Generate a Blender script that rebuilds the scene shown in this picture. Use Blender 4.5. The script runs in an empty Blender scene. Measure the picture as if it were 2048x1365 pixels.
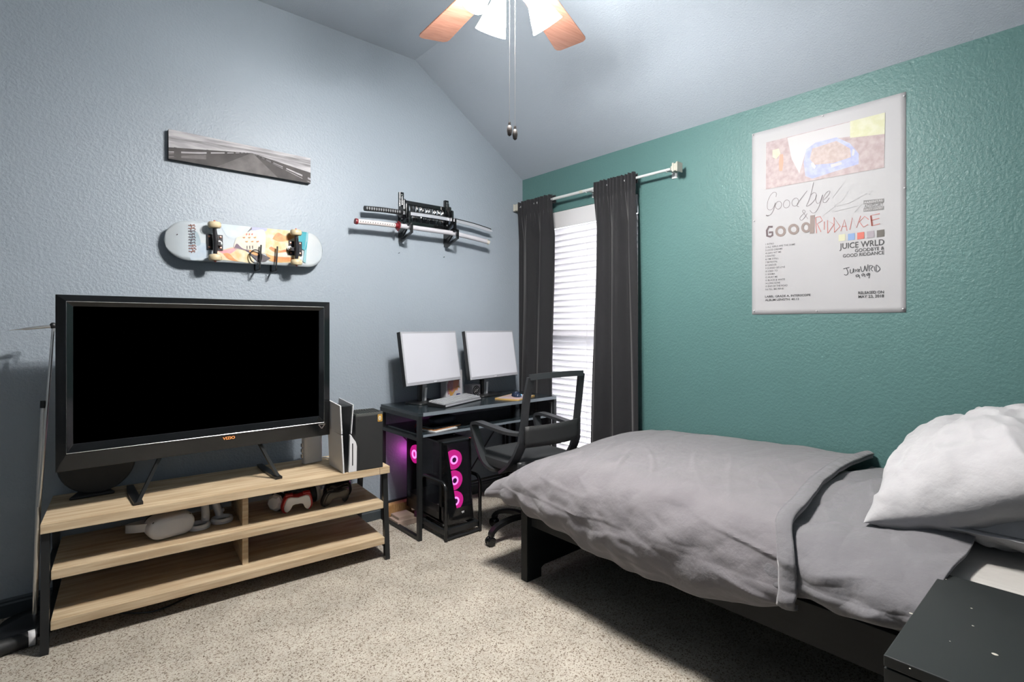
import bpy, bmesh, math, random
from mathutils import Vector, Matrix, noise
R = math.radians
random.seed(7)
sc = bpy.context.scene
COL = sc.collection
# ------------------------------------------------------------------ measured camera model (2048x1365 frame)
F, CX, HY = 1046.0, 1024.0, 650.0
AY = R(49.06)
XW, YW, H = 2.852, 3.157, 1.269          # green wall x, grey wall y, lens height
cam = bpy.data.cameras.new('camera'); camo = bpy.data.objects.new('camera', cam); COL.objects.link(camo)
cam.sensor_width = 36.0; cam.lens = F / 2048 * 36.0; cam.shift_y = -32.5 / 2048; cam.clip_start = 0.02
camo.location = (0, 0, H); camo.rotation_euler = (R(90), 0, AY - R(90))
sc.camera = camo
sc.view_settings.view_transform = 'Standard'; sc.view_settings.look = 'None'
sc.view_settings.gamma = 1.0; sc.view_settings.use_curve_mapping = False
sc.view_settings.exposure = 0.84
KA = 0.60                                  # paint and cloth albedo factor that goes with this exposure
w = bpy.data.worlds.new('sky'); sc.world = w; w.use_nodes = True
w.node_tree.nodes['Background'].inputs[0].default_value = (0.86, 0.93, 1.0, 1)
w.node_tree.nodes['Background'].inputs[1].default_value = 2.6

def light(kind, name, loc, energy, col=(1, 1, 1), rot=(0, 0, 0), **k):
    l = bpy.data.lights.new(name, kind); l.energy = energy; l.color = col
    for a, b in k.items(): setattr(l, a, b)
    o = bpy.data.objects.new(name, l); o.location = loc; o.rotation_euler = rot; COL.objects.link(o)
    return o
light('SUN', 'sun', (6, 2, 5), 32, (1, .97, .93), rot=(R(0), R(48), R(12)), angle=R(1))
# added soft fill behind and beside the camera; no windows stand there
light('AREA', 'back_fill_light', (0.2, -1.35, 1.6), 3, (0.80, 0.90, 1.0), rot=(R(90), 0, R(0)), shape='RECTANGLE', size=2.2, size_y=1.6)
light('AREA', 'side_fill_light', (-1.35, 0.4, 1.5), 1.5, (0.80, 0.90, 1.0), rot=(R(90), 0, R(-90)), shape='RECTANGLE', size=1.6, size_y=1.5)

def ray(x, y):
    r = (x - CX) / F; u = (HY - y) / F; c, s = math.cos(AY), math.sin(AY)
    return (c + r * s, s - r * c, u)
def on_x(x, y, X): v = ray(x, y); t = X / v[0]; return (X, v[1] * t, H + v[2] * t)
def on_y(x, y, Y): v = ray(x, y); t = Y / v[1]; return (v[0] * t, Y, H + v[2] * t)
def on_z(x, y, Z): v = ray(x, y); t = (Z - H) / v[2]; return (v[0] * t, v[1] * t, Z)

# ------------------------------------------------------------------ materials
MT = {}
def mat(name, col, rough=.5, metal=0., spec=.5, var=None, bump=None, emit=None, alpha=None, trans=0., sheen=0., coat=0.):
    if name in MT: return MT[name]
    if not trans and not metal: col = tuple(c * KA for c in col)
    m = bpy.data.materials.new(name); m.use_nodes = True; nt = m.node_tree; N = nt.nodes; L = nt.links
    p = N['Principled BSDF']; I = p.inputs
    I['Base Color'].default_value = (*col, 1); I['Roughness'].default_value = rough; I['Metallic'].default_value = metal
    I['Specular IOR Level'].default_value = spec
    if sheen: I['Sheen Weight'].default_value = sheen
    if coat: I['Coat Weight'].default_value = coat; I['Coat Roughness'].default_value = .08
    if trans: I['Transmission Weight'].default_value = trans
    if emit: I['Emission Color'].default_value = (*emit[0], 1); I['Emission Strength'].default_value = emit[1] * KA
    tc = N.new('ShaderNodeTexCoord'); mp = N.new('ShaderNodeMapping'); L.new(tc.outputs['Object'], mp.inputs[0])
    if var:
        scale, col2, lo, hi = var[:4]; col2 = tuple(c * KA for c in col2)
        if len(var) > 4: mp.inputs['Scale'].default_value = var[4]
        n = N.new('ShaderNodeTexNoise'); n.inputs['Scale'].default_value = scale; n.inputs['Detail'].default_value = 4
        r = N.new('ShaderNodeValToRGB'); r.color_ramp.elements[0].position = lo; r.color_ramp.elements[1].position = hi
        r.color_ramp.elements[0].color = (*col2, 1); r.color_ramp.elements[1].color = (*col, 1)
        L.new(mp.outputs[0], n.inputs['Vector']); L.new(n.outputs['Fac'], r.inputs[0]); L.new(r.outputs[0], I['Base Color'])
    if bump:
        n = N.new('ShaderNodeTexNoise'); n.inputs['Scale'].default_value = bump[0]; n.inputs['Detail'].default_value = bump[3] if len(bump) > 3 else 2
        b = N.new('ShaderNodeBump'); b.inputs['Strength'].default_value = bump[1]; b.inputs['Distance'].default_value = bump[2]
        L.new(tc.outputs['Object'], n.inputs['Vector']); L.new(n.outputs['Fac'], b.inputs['Height']); L.new(b.outputs[0], I['Normal'])
    if alpha is not None:
        I['Alpha'].default_value = alpha
    MT[name] = m
    return m
def translucent(name, col, amount, rough=.6):
    m = mat(name, col, rough); nt = m.node_tree; p = nt.nodes['Principled BSDF']; out = nt.nodes['Material Output']
    t = nt.nodes.new('ShaderNodeBsdfTranslucent'); t.inputs[0].default_value = (*col, 1)
    p.inputs['Base Color'].default_value = (*[c * KA for c in col], 1)
    x = nt.nodes.new('ShaderNodeMixShader'); x.inputs[0].default_value = amount
    nt.links.new(p.outputs[0], x.inputs[1]); nt.links.new(t.outputs[0], x.inputs[2]); nt.links.new(x.outputs[0], out.inputs[0])
    return m
m_wall = mat('grey_blue_wall_paint', (.405, .47, .535), .45, spec=.4, bump=(85, .6, .004))
m_green = mat('teal_green_wall_paint', (.115, .25, .24), .48, spec=.4, bump=(85, .6, .004))
m_ceil = mat('grey_ceiling_paint', (.58, .655, .74), .6, spec=.3, bump=(150, .5, .003))
m_backwall = mat('low_bounce_grey', (.16, .18, .20), .6)  # unseen near walls, colour darkened to cut light bounced into the room
m_base = mat('dark_baseboard_paint', (.06, .075, .085), .35)
m_carpet = mat('beige_carpet', (.56, .51, .44), .95, spec=.1)
def carpet_nodes(m):
    nt = m.node_tree; N = nt.nodes; L = nt.links; p = N['Principled BSDF']; tc = N['Texture Coordinate']
    v = N.new('ShaderNodeTexVoronoi'); v.inputs['Scale'].default_value = 240; L.new(tc.outputs['Object'], v.inputs['Vector'])
    sp = N.new('ShaderNodeSeparateColor'); L.new(v.outputs['Color'], sp.inputs[0])
    r = N.new('ShaderNodeValToRGB'); e = r.color_ramp.elements; e[0].position = 0.0; e[0].color = (*[c * KA for c in (.17, .125, .095)], 1)
    e[1].position = .26; e[1].color = (*[c * KA for c in (.56, .50, .42)], 1)
    q = e.new(.10); q.color = (*[c * KA for c in (.30, .245, .19)], 1); q = e.new(1.0); q.color = (*[c * KA for c in (.72, .67, .585)], 1)
    L.new(sp.outputs[0], r.inputs[0])
    n = N.new('ShaderNodeTexNoise'); n.inputs['Scale'].default_value = 5; n.inputs['Detail'].default_value = 4; L.new(tc.outputs['Object'], n.inputs['Vector'])
    mr = N.new('ShaderNodeMapRange'); mr.inputs[1].default_value = .3; mr.inputs[2].default_value = .7; mr.inputs[3].default_value = .82; mr.inputs[4].default_value = 1.08; L.new(n.outputs['Fac'], mr.inputs[0])
    x = N.new('ShaderNodeVectorMath'); x.operation = 'SCALE'; L.new(r.outputs[0], x.inputs[0]); L.new(mr.outputs[0], x.inputs['Scale']); L.new(x.outputs[0], p.inputs['Base Color'])
    b = N.new('ShaderNodeBump'); b.inputs['Strength'].default_value = .7; b.inputs['Distance'].default_value = .004; L.new(sp.outputs[1], b.inputs['Height']); L.new(b.outputs[0], p.inputs['Normal'])
carpet_nodes(m_carpet)
m_oak = mat('light_oak', (.80, .63, .42), .7, spec=.25, var=(3.2, (.60, .44, .27), .38, .6, (1.1, 14, 22)), bump=(60, .1, .001))
m_blackmetal = mat('black_powder_coated_metal', (.012, .014, .016), .42)
m_black = mat('black_plastic', (.012, .013, .014), .35)
m_blackmatte = mat('matte_black_plastic', (.016, .017, .018), .6)
m_gloss = mat('gloss_black_plastic', (.008, .009, .01), .08, spec=.6)
m_screenblack = mat('dark_screen', (0, 0, 0), .9, spec=0.)
m_silver = mat('brushed_silver', (.78, .77, .75), .28, metal=1.)
m_white = mat('white_plastic', (.90, .90, .92), .4)
m_offwhite = mat('off_white_plastic', (.78, .74, .64), .45)
m_rod = mat('white_enamelled_rod', (.82, .84, .84), .3)
m_curtain = mat('black_blackout_fabric', (.022, .022, .025), .8, spec=.2, sheen=.10, bump=(400, .15, .001))
m_duvet = mat('grey_cotton', (.265, .25, .265), .85, spec=.2, sheen=.25, bump=(20, .45, .012, 6), var=(9, (.235, .222, .238), .3, .7))
m_duvet2 = mat('grey_cotton_underside', (.225, .22, .235), .85, spec=.2, sheen=.25, bump=(24, .5, .012, 6))
m_sheet = mat('cream_cotton_sheet', (.62, .60, .56), .9, sheen=.1, bump=(14, .5, .01))
m_pillow = mat('white_cotton_pillowcase', (.54, .535, .55), .85, sheen=.1, bump=(13, .6, .014, 5))
m_bedframe = mat('black_brown_bed_veneer', (.010, .013, .015), .55, spec=.3, var=(6, (.007, .009, .010), .3, .7, (1, 1, 14)))
m_night = mat('black_nightstand_veneer', (.016, .020, .020), .5, bump=(500, .05, .0005))
m_deskwood = mat('dark_desk_board', (.03, .042, .05), .22, spec=.6, var=(5, (.02, .028, .034), .35, .65, (1.2, 12, 12)))
m_deskedge = mat('worn_desk_edging', (.24, .28, .32), .35)
m_fanwood = mat('reddish_maple_blade', (.47, .235, .165), .35, var=(4, (.36, .155, .10), .35, .62, (1, 22, 22)))
m_nickel = mat('satin_nickel', (.6, .58, .55), .3, metal=1.)
m_glow = mat('lit_frosted_glass', (.9, .9, .88), .5, emit=((1, .985, .95), 90.0))
m_slat = translucent('white_faux_wood_slat', (.86, .85, .88), .5)
m_red = mat('crimson_wrap', (.22, .012, .02), .4)
m_pink = mat('pink_fan_glow', (.3, .01, .12), .5, emit=((1, .02, .42), .95))
m_pinkring = mat('pink_fan_ring_glow', (.9, .2, .7), .5, emit=((1, .22, .82), 3.2))
m_pinkdim = mat('dim_pink_fan_glow', (.3, .02, .14), .5, emit=((.55, .02, .22), .5))
m_bulb = mat('bulb_glass', (1, 1, 1), .3, emit=((1, .97, .92), 14))

# ------------------------------------------------------------------ mesh builder
class G:
    def __init__(s): s.v = []; s.f = []; s.m = []; s.mats = []; s.X = Matrix()
    def mi(s, m):
        if m is None: return 0
        if m not in s.mats: s.mats.append(m)
        return s.mats.index(m)
    def add(s, vs, fs, m=None):
        n = len(s.v); k = s.mi(m)
        s.v += [tuple(s.X @ Vector(p)) for p in vs]
        for f in fs: s.f.append(tuple(i + n for i in f)); s.m.append(k)
        return s
    def box(s, a, b, m=None):
        x0, y0, z0 = a; x1, y1, z1 = b
        return s.add([(x0, y0, z0), (x1, y0, z0), (x1, y1, z0), (x0, y1, z0), (x0, y0, z1), (x1, y0, z1), (x1, y1, z1), (x0, y1, z1)],
                     [(0, 3, 2, 1), (4, 5, 6, 7), (0, 1, 5, 4), (1, 2, 6, 5), (2, 3, 7, 6), (3, 0, 4, 7)], m)
    def tube(s, pts, r, n=10, m=None, closed=False):
        P = [Vector(p) for p in pts]; rs = r if isinstance(r, (list, tuple)) else [r] * len(P)
        vs, fs = [], []; up = None; k = len(P)
        for i, p in enumerate(P):
            if closed: t = (P[(i + 1) % k] - P[i - 1]).normalized()
            else: t = (P[min(i + 1, k - 1)] - P[max(i - 1, 0)]).normalized()
            if up is None: up = Vector((0, 0, 1)) if abs(t.z) < .9 else Vector((1, 0, 0))
            a = t.cross(up).normalized(); up = a.cross(t).normalized()
            for j in range(n):
                q = 2 * math.pi * j / n; vs.append(p + (a * math.cos(q) + up * math.sin(q)) * rs[i])
        for i in range(k if closed else k - 1):
            for j in range(n):
                a0 = i * n + j; a1 = i * n + (j + 1) % n; b = ((i + 1) % k) * n
                fs.append((a0, a1, b + (j + 1) % n, b + j))
        if not closed: fs += [tuple(range(n))[::-1], tuple(range((k - 1) * n, k * n))]
        return s.add(vs, fs, m)
    def strap(s, pts, side, wd, t, m=None):
        P = [Vector(p) for p in pts]; sd = Vector(side).normalized(); vs, fs = [], []; k = len(P)
        W = wd if isinstance(wd, (list, tuple)) else [wd] * k
        for i, p in enumerate(P):
            d = (P[min(i + 1, k - 1)] - P[max(i - 1, 0)]).normalized(); nn = d.cross(sd).normalized()
            for a, b in ((-1, -1), (1, -1), (1, 1), (-1, 1)): vs.append(p + sd * a * W[i] / 2 + nn * b * t / 2)
        for i in range(k - 1):
            for j in range(4): fs.append((i * 4 + j, i * 4 + (j + 1) % 4, i * 4 + 4 + (j + 1) % 4, i * 4 + 4 + j))
        fs += [(3, 2, 1, 0), (k * 4 - 4, k * 4 - 3, k * 4 - 2, k * 4 - 1)]
        return s.add(vs, fs, m)
    def lathe(s, prof, o=(0, 0, 0), n=28, m=None, axis=None):
        M = Matrix.Translation(o)
        if axis is not None: M = M @ Vector((0, 0, 1)).rotation_difference(Vector(axis)).to_matrix().to_4x4()
        vs, fs = [], []
        for r, z in prof:
            for j in range(n):
                q = 2 * math.pi * j / n; vs.append(M @ Vector((r * math.cos(q), r * math.sin(q), z)))
        for i in range(len(prof) - 1):
            for j in range(n): fs.append((i * n + j, i * n + (j + 1) % n, (i + 1) * n + (j + 1) % n, (i + 1) * n + j))
        if prof[0][0] > 1e-5: fs.append(tuple(range(n))[::-1])
        if prof[-1][0] > 1e-5: fs.append(tuple(range((len(prof) - 1) * n, len(prof) * n)))
        return s.add(vs, fs, m)
    def prism(s, poly, o, u, v, t, m=None):
        o, u, v = Vector(o), Vector(u), Vector(v); nn = u.cross(v).normalized() * t; k = len(poly)
        a = [o + u * x + v * y for x, y in poly]
        vs = a + [p + nn for p in a]
        return s.add(vs, [tuple(range(k))[::-1], tuple(range(k, 2 * k))] + [(i, (i + 1) % k, k + (i + 1) % k, k + i) for i in range(k)], m)
    def grid(s, fn, nu, nv, m=None):
        vs = [fn(i / nu, j / nv) for j in range(nv + 1) for i in range(nu + 1)]
        fs = [(j * (nu + 1) + i, j * (nu + 1) + i + 1, (j + 1) * (nu + 1) + i + 1, (j + 1) * (nu + 1) + i) for j in range(nv) for i in range(nu)]
        return s.add(vs, fs, m)
    def blob(s, c, rx, ry, rz, m=None, e=1.0, nu=20, nv=12):
        vs, fs = [], []
        sg = lambda q, p: math.copysign(abs(q) ** p, q)
        for j in range(nv + 1):
            b = -math.pi / 2 + math.pi * j / nv
            for i in range(nu):
                a = 2 * math.pi * i / nu
                vs.append((c[0] + rx * sg(math.cos(b), e) * sg(math.cos(a), e), c[1] + ry * sg(math.cos(b), e) * sg(math.sin(a), e), c[2] + rz * sg(math.sin(b), e)))
        fs = [(j * nu + i, j * nu + (i + 1) % nu, (j + 1) * nu + (i + 1) % nu, (j + 1) * nu + i) for j in range(nv) for i in range(nu)]
        return s.add(vs, fs, m)
    def mesh(s, name, m, smooth, sharp=True):
        me = bpy.data.meshes.new(name); me.from_pydata(s.v, [], s.f)
        mats = list(s.mats)
        if not mats: mats = [m]
        for q in mats: me.materials.append(q)
        for p, k in zip(me.polygons, s.m): p.material_index = k
        bm = bmesh.new(); bm.from_mesh(me); bmesh.ops.remove_doubles(bm, verts=bm.verts, dist=1e-6)
        bmesh.ops.recalc_face_normals(bm, faces=bm.faces)
        for f in bm.faces: f.smooth = smooth
        if smooth and sharp:
            for e in bm.edges:
                if len(e.link_faces) == 2 and e.calc_face_angle(0) > R(38): e.smooth = False
        bm.to_mesh(me); bm.free()
        return me
def obj(name, g, m=None, parent=None, smooth=False, bevel=0, seg=2, solid=0, sub=0, label=None, kind=None, sharp=True):
    o = bpy.data.objects.new(name, g.mesh(name, m, smooth or sub > 0, sharp)); COL.objects.link(o)
    if parent: o.parent = parent
    if solid: d = o.modifiers.new('s', 'SOLIDIFY'); d.thickness = solid; d.offset = 0
    if bevel:
        d = o.modifiers.new('b', 'BEVEL'); d.width = bevel; d.segments = seg; d.limit_method = 'ANGLE'; d.angle_limit = R(35)
    if sub: d = o.modifiers.new('d', 'SUBSURF'); d.levels = d.render_levels = sub
    if label: o['label'] = label
    if kind: o['kind'] = kind
    return o
def tag(o, label, cat, group=None):
    o['label'] = label; o['category'] = cat
    if group: o['group'] = group
    return o
def thing(name, label, cat, loc=(0, 0, 0), rz=0, group=None):
    o = bpy.data.objects.new(name, None); o.empty_display_size = .05; COL.objects.link(o)
    o.location = loc; o.rotation_euler = (0, 0, rz); return tag(o, label, cat, group)
def struct(name, g, m, **k): return obj(name, g, m, kind='structure', **k)
def arc(c, r, a0, a1, n, u=(1, 0, 0), v=(0, 0, 1)):
    c, u, v = Vector(c), Vector(u), Vector(v)
    return [c + u * r * math.cos(R(a0 + (a1 - a0) * i / n)) + v * r * math.sin(R(a0 + (a1 - a0) * i / n)) for i in range(n + 1)]
def rrect(w, h, r, n=5, cx=0, cy=0):
    out = []
    for sx, sy, a in ((1, 1, 0), (-1, 1, 90), (-1, -1, 180), (1, -1, 270)):
        for i in range(n + 1):
            q = R(a + 90 * i / n); out.append((cx + sx * (w / 2 - r) + r * math.cos(q), cy + sy * (h / 2 - r) + r * math.sin(q)))
    return out
def text_into(g, s, o, u, v, width, cap, m, fontsx=0, align='L', bold=0):
    cu = bpy.data.curves.new('t', 'FONT'); cu.body = s; cu.size = 1; cu.resolution_u = 3; cu.shear = fontsx; cu.offset = bold
    to = bpy.data.objects.new('t', cu); me = bpy.data.meshes.new_from_object(to)
    xs = [p.co.x for p in me.vertices]; x0, x1 = min(xs), max(xs)
    k = width / (x1 - x0) if width else cap / .7
    ky = cap / .7; o, u, v = Vector(o), Vector(u), Vector(v)
    off = 0 if align == 'L' else (x1 - x0) * k
    vs = [o + u * ((p.co.x - x0) * k - off) + v * p.co.y * ky for p in me.vertices]
    g.add(vs, [tuple(p.vertices) for p in me.polygons], m)
    bpy.data.objects.remove(to); bpy.data.curves.remove(cu); bpy.data.meshes.remove(me)
def ribbon(g, pts, wd, nrm, m, lift=0):
    P = [Vector(p) for p in pts]; nrm = Vector(nrm); vs = []
    for i, p in enumerate(P):
        d = (P[min(i + 1, len(P) - 1)] - P[max(i - 1, 0)])
        d = d.normalized() if d.length > 1e-9 else Vector((0, 0, 1)); sd = d.cross(nrm).normalized() * wd / 2
        vs += [p + sd + nrm * lift, p - sd + nrm * lift]
    g.add(vs, [(2 * i, 2 * i + 2, 2 * i + 3, 2 * i + 1) for i in range(len(P) - 1)], m)
def smoothline(pts, n=6):
    P = [Vector(p) for p in pts]
    if len(P) < 3: return P
    out = []
    for i in range(len(P) - 1):
        a, b, c, d = P[max(i - 1, 0)], P[i], P[i + 1], P[min(i + 2, len(P) - 1)]
        for k in range(n):
            t = k / n; out.append(.5 * ((2 * b) + (c - a) * t + (2 * a - 5 * b + 4 * c - d) * t * t + (3 * b - a - 3 * c + d) * t ** 3))
    out.append(P[-1]); return out

# ================================================================== ROOM SHELL
ZC, XS, ZW = 3.093, 1.855, 2.445
struct('floor', G().box((-1.6, -1.6, -.1), (XW + .15, YW + .15, 0)), m_carpet)
gab = [(-1.6, 0), (XW + .12, 0), (XW + .12, ZW - .12 * .65), (XW, ZW), (XS, ZC), (-1.6, ZC)]
struct('wall_left', G().prism(gab, (0, YW, 0), (1, 0, 0), (0, 0, 1), -.12), m_wall)
g = G(); WY0, WY1, WZ0, WZ1 = 2.035, 2.96, .30, 2.125
for a, b in (((-1.6, 0), (WY0, ZW)), ((WY1, 0), (YW, ZW)), ((WY0, 0), (WY1, WZ0)), ((WY0, WZ1), (WY1, ZW))):
    g.box((XW, a[0], a[1]), (XW + .13, b[0], b[1]))
struct('wall_right', g, m_green)
g = G(); sl = (ZC - ZW) / (XW - XS)
g.prism([(-1.6, ZC), (XS, ZC), (XW + .13, ZW - .13 * sl), (XW + .13, ZW + .1), (XS + .03, ZC + .1), (-1.6, ZC + .1)], (0, -1.6, 0), (1, 0, 0), (0, 0, 1), -(YW + 1.6 + .1))
struct('ceiling', g, m_ceil)
struct('wall_back', G().prism([(-1.6, 0), (XW + .12, 0), (XW + .12, ZW - .12 * sl), (XW, ZW), (XS, ZC), (-1.6, ZC)], (0, -1.6, 0), (1, 0, 0), (0, 0, 1), .1), m_backwall)
struct('wall_near', G().box((-1.7, -1.6, 0), (-1.6, YW, ZC)), m_backwall)
g = G()
g.prism([(0, 0), (.014, 0), (.014, .06), (.006, .078), (0, .078)], (-1.6, YW, 0), (0, -1, 0), (0, 0, 1), 0)
g.v = []; g.f = []; g.m = []
def boardx(x0, x1):
    pr = [(YW, 0), (YW - .014, 0), (YW - .014, .055), (YW - .009, .062), (YW - .009, .07), (YW - .004, .078), (YW, .078)]
    G_ = G(); k = len(pr); G_.add([(x0, y, z) for y, z in pr] + [(x1, y, z) for y, z in pr], [tuple(range(k)), tuple(range(k, 2 * k))[::-1]] + [(i, (i + 1) % k, k + (i + 1) % k, k + i) for i in range(k)]); return G_
struct('baseboard_left', boardx(-1.6, XW), m_base)
g = G().box((XW - .014, -1.6, 0), (XW, WY0 + .2, .06)).box((XW - .014, WY0 + .2, 0), (XW, YW - .014, .06)).box((XW - .009, -1.6, .06), (XW, YW - .014, .078))
struct('baseboard_right', g, m_base)
# window: vinyl frame, sill, glass
g = G(); fx0, fx1 = XW + .075, XW + .12
g.box((fx0, WY0, WZ0), (fx1, WY0 + .045, WZ1)); g.box((fx0, WY1 - .045, WZ0), (fx1, WY1, WZ1))
g.box((fx0, WY0, WZ0), (fx1, WY1, WZ0 + .05)); g.box((fx0, WY0, WZ1 - .05), (fx1, WY1, WZ1)); g.box((fx0, WY0, 1.18), (fx1, WY1, 1.225))
wf = struct('window_1', g, mat('white_vinyl', (.8, .8, .82), .4), bevel=.004)
gl = mat('window_glass', (1, 1, 1), 0., trans=1.)
for z0, z1 in ((WZ0 + .05, 1.18), (1.225, WZ1 - .05)):
    obj('pane', G().box((XW + .095, WY0 + .045, z0), (XW + .099, WY1 - .045, z1)), gl, wf)
struct('window_sill', G().box((XW - .02, WY0 - .02, WZ0 - .02), (XW + .075, WY1 + .02, WZ0)), MT['white_vinyl'], bevel=.004)

# ================================================================== WINDOW BLIND
bl = thing('window_blind', 'white horizontal slat blind in the tall window between black curtains', 'blind', (XW + .035, (WY0 + WY1) / 2, WZ0))
bw = (WY1 - WY0) / 2 - .006; bz = WZ1 - WZ0
obj('valance', G().box((-.038, -bw, bz - .125), (-.026, bw, bz - .003)).box((-.026, -bw, bz - .05), (.03, bw, bz - .003)), m_white, bl, bevel=.003)
sg = G()
def slatf(u, v):
    a = R(66); t = (u - .5) * .05; c = .0025 * math.cos(math.pi * (u - .5))
    return (t * math.cos(a) - c * math.sin(a), (v - .5) * 2 * bw, -t * math.sin(a) - c * math.cos(a))
sg.grid(slatf, 4, 1)
first = None
ns = 37
for i in range(ns):
    z = bz - .148 - i * .0452
    if first is None:
        first = obj('slat', sg, m_slat, bl, smooth=True, solid=.0028); o = first
    else:
        o = first.copy(); COL.objects.link(o)
    o.location = (0, 0, z)
obj('bottom_rail', G().box((-.025, -bw, .012), (.025, bw, .03)), m_white, bl, bevel=.003)
for y in (-.36, -.02, .33):
    g = G()
    for dx in (-.028, .028): g.tube([(dx, y, .02), (dx, y, bz - .05)], .0012, 6)
    obj('ladder_cord', g, m_white, bl)

# ================================================================== CURTAIN ROD + CURTAINS
RX = 2.765; RZ = 2.20
rod = thing('curtain_rod', 'white metal curtain rod with square finials above the tall window', 'curtain rod', (RX, 2.4, RZ))
g = G().tube([(0, 3.10 - 2.4, 0), (0, 2.30 - 2.4, 0)], .0105, 14).tube([(0, 2.34 - 2.4, 0), (0, 1.74 - 2.4, 0)], .0085, 14)
obj('pole', g, m_rod, rod, smooth=True)
obj('joint_tape', G().tube([(0, .06, 0), (0, .03, 0)], .0112, 14), m_offwhite, rod, smooth=True)
for y, sgn in ((3.10 - 2.4, 1), (1.72 - 2.4, -1)):
    g = G(); a = y; b = y + sgn * .035
    def sq(yy, h): return [(-h, yy, -h), (h, yy, -h), (h, yy, h), (-h, yy, h)]
    st = [(a - sgn * .012, .012), (a, .014), (a + sgn * .004, .026), (a + sgn * .012, .026), (a + sgn * .016, .021), (a + sgn * .024, .021), (b, .028), (b + sgn * .006, .028)]
    vs = sum([sq(q, h) for q, h in st], []); fs = [(3, 2, 1, 0), tuple(range(len(vs) - 4, len(vs)))]
    for i in range(len(st) - 1):
        for j in range(4): fs.append((i * 4 + j, i * 4 + (j + 1) % 4, i * 4 + 4 + (j + 1) % 4, i * 4 + 4 + j))
    g.add(vs, fs); obj('finial', g, mat('ivory_resin', (.62, .60, .52), .35), rod)
for y in (3.08 - 2.4, 2.40 - 2.4, 1.765 - 2.4):
    g = G().box((.0, y - .006, -.004), (XW - RX - .004, y + .006, .004)).box((XW - RX - .006, y - .018, -.035), (XW - RX, y + .018, .03)).tube(arc((0, y, 0), .014, -170, 20, 10), .003, 6)
    obj('bracket', g, m_rod, rod)

def curtain(y0t, y1t, y0b, y1b, zb, folds, ph, label, seed, bulge=0):
    yc = (y0t + y1t) / 2
    t = thing('curtain', label, 'curtain', (RX, yc, zb))
    def fn(u, v):
        z = zb + (RZ + .035 - zb) * v
        k = v ** 3 * .0 + v
        sm = k * k * (3 - 2 * k)
        ya = y0b + (y0t - y0b) * sm ** .8; yb = y1b + (y1t - y1b) * sm ** .8
        uu = u + .02 * math.sin(3.1 * v + seed) + .012 * noise.noise(Vector((u * 3, v * 2, seed)))
        y = ya + (yb - ya) * min(1, max(0, uu * 1.0))
        amp = .022 + .012 * (1 - v) + .006 * noise.noise(Vector((u * 4, v, seed + 5)))
        x = math.sin(uu * folds * 2 * math.pi + ph + .5 * math.sin(v * 2.3 + seed)) * amp
        x += .010 * noise.noise(Vector((u * 6, v * 2.5, seed)))
        x += .004 * math.sin(uu * folds * 4.1 * math.pi + 2 * v + 3 * noise.noise(Vector((u * 2, v * 1.5, seed))))
        if v > .955:                                             # ruffled rod pocket
            q = (v - .955) / .045
            x = (x * .25 - .017) + .009 * math.sin(u * folds * 9 * math.pi + seed)
            z += .006 * noise.noise(Vector((u * 22, 1, seed))) * (1 if q > .6 else .2)
        elif v > .86:
            q = (v - .86) / .095; x = x * (1 - .7 * q) - .017 * q + .005 * q * math.sin(u * folds * 9 * math.pi + seed)
        x -= bulge * (1 - v) * math.sin(math.pi * min(1, u + .1))
        return (min(x, XW - RX - .008), y - yc, z - zb)
    obj('panel', G().grid(fn, 150, 90), m_curtain, t, smooth=True, solid=.003)
    def back(u, v):
        y = y0t + (y1t - y0t) * u; z = RZ + .032 - .06 * (1 - v)
        return (.016 + .004 * math.sin(u * folds * 9 * math.pi), y - yc, z - zb)
    obj('rod_pocket', G().grid(back, 60, 4), m_curtain, t, smooth=True, solid=.002)
    return t
curtain(3.10, 2.715, 3.135, 2.765, .06, 2.3, .4, 'black curtain left of the window, beside the grey wall and desk', 1.3)
curtain(2.325, 1.985, 2.40, 1.945, .06, 2.6, 2.0, 'black curtain right of the window, falling behind the bed', 4.7)

# ================================================================== CEILING FAN
FX, FY, FZ = 1.2513, 1.4407, 2.60
fan = thing('ceiling_fan', 'ceiling fan with reddish wood blades and lit white glass shades', 'ceiling fan', (FX, FY, ZC))
dz = FZ - ZC
obj('canopy', G().lathe([(.07, 0), (.07, -.02), (.055, -.05), (.02, -.065), (.02, -.065)], n=32), m_nickel, fan, smooth=True)
obj('downrod', G().tube([(0, 0, -.05), (0, 0, dz + .13)], .012, 16), m_nickel, fan, smooth=True)
obj('motor_housing', G().lathe([(.02, .14), (.06, .135), (.115, .11), (.135, .07), (.135, .03), (.11, .0), (.07, -.02)], (0, 0, dz), 40), m_nickel, fan, smooth=True)
obj('switch_housing', G().lathe([(.055, -.02), (.06, -.03), (.06, -.08), (.045, -.10), (.0, -.105)], (0, 0, dz), 32), m_nickel, fan, smooth=True)
bp = []
Lb = .655; wb0, wb1 = .056, .077
for i in range(10): bp.append((.20 + i / 9 * (Lb - .03 - .20), wb0 + (wb1 - wb0) * i / 9))
tip = [(Lb - .012, wb1 - .004), (Lb, wb1 - .02)]
bp = bp + tip; poly = bp + [(x, -y) for x, y in reversed(bp)]
for k in range(6):
    a = R(83.9 - 60.6 * k) if k < 2 else R(83.9 - 60.6 - 59.85 * (k - 1))
    M = Matrix.Translation((0, 0, dz)) @ Matrix.Rotation(a, 4, 'Z')
    b = G(); b.X = M @ Matrix.Rotation(R(-8), 4, 'X'); b.prism(poly, (0, 0, 0), (1, 0, 0), (0, 1, 0), .006)
    bo = obj('blade', b, m_fanwood, fan, bevel=.002)
    ir = G(); ir.X = M; ir.strap([(.10, 0, .0), (.15, 0, -.012), (.20, 0, -.006), (.25, 0, -.004)], (0, 1, 0), [.03, .024, .05, .075], .005)
    obj('blade_iron', ir, m_nickel, bo)
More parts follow.
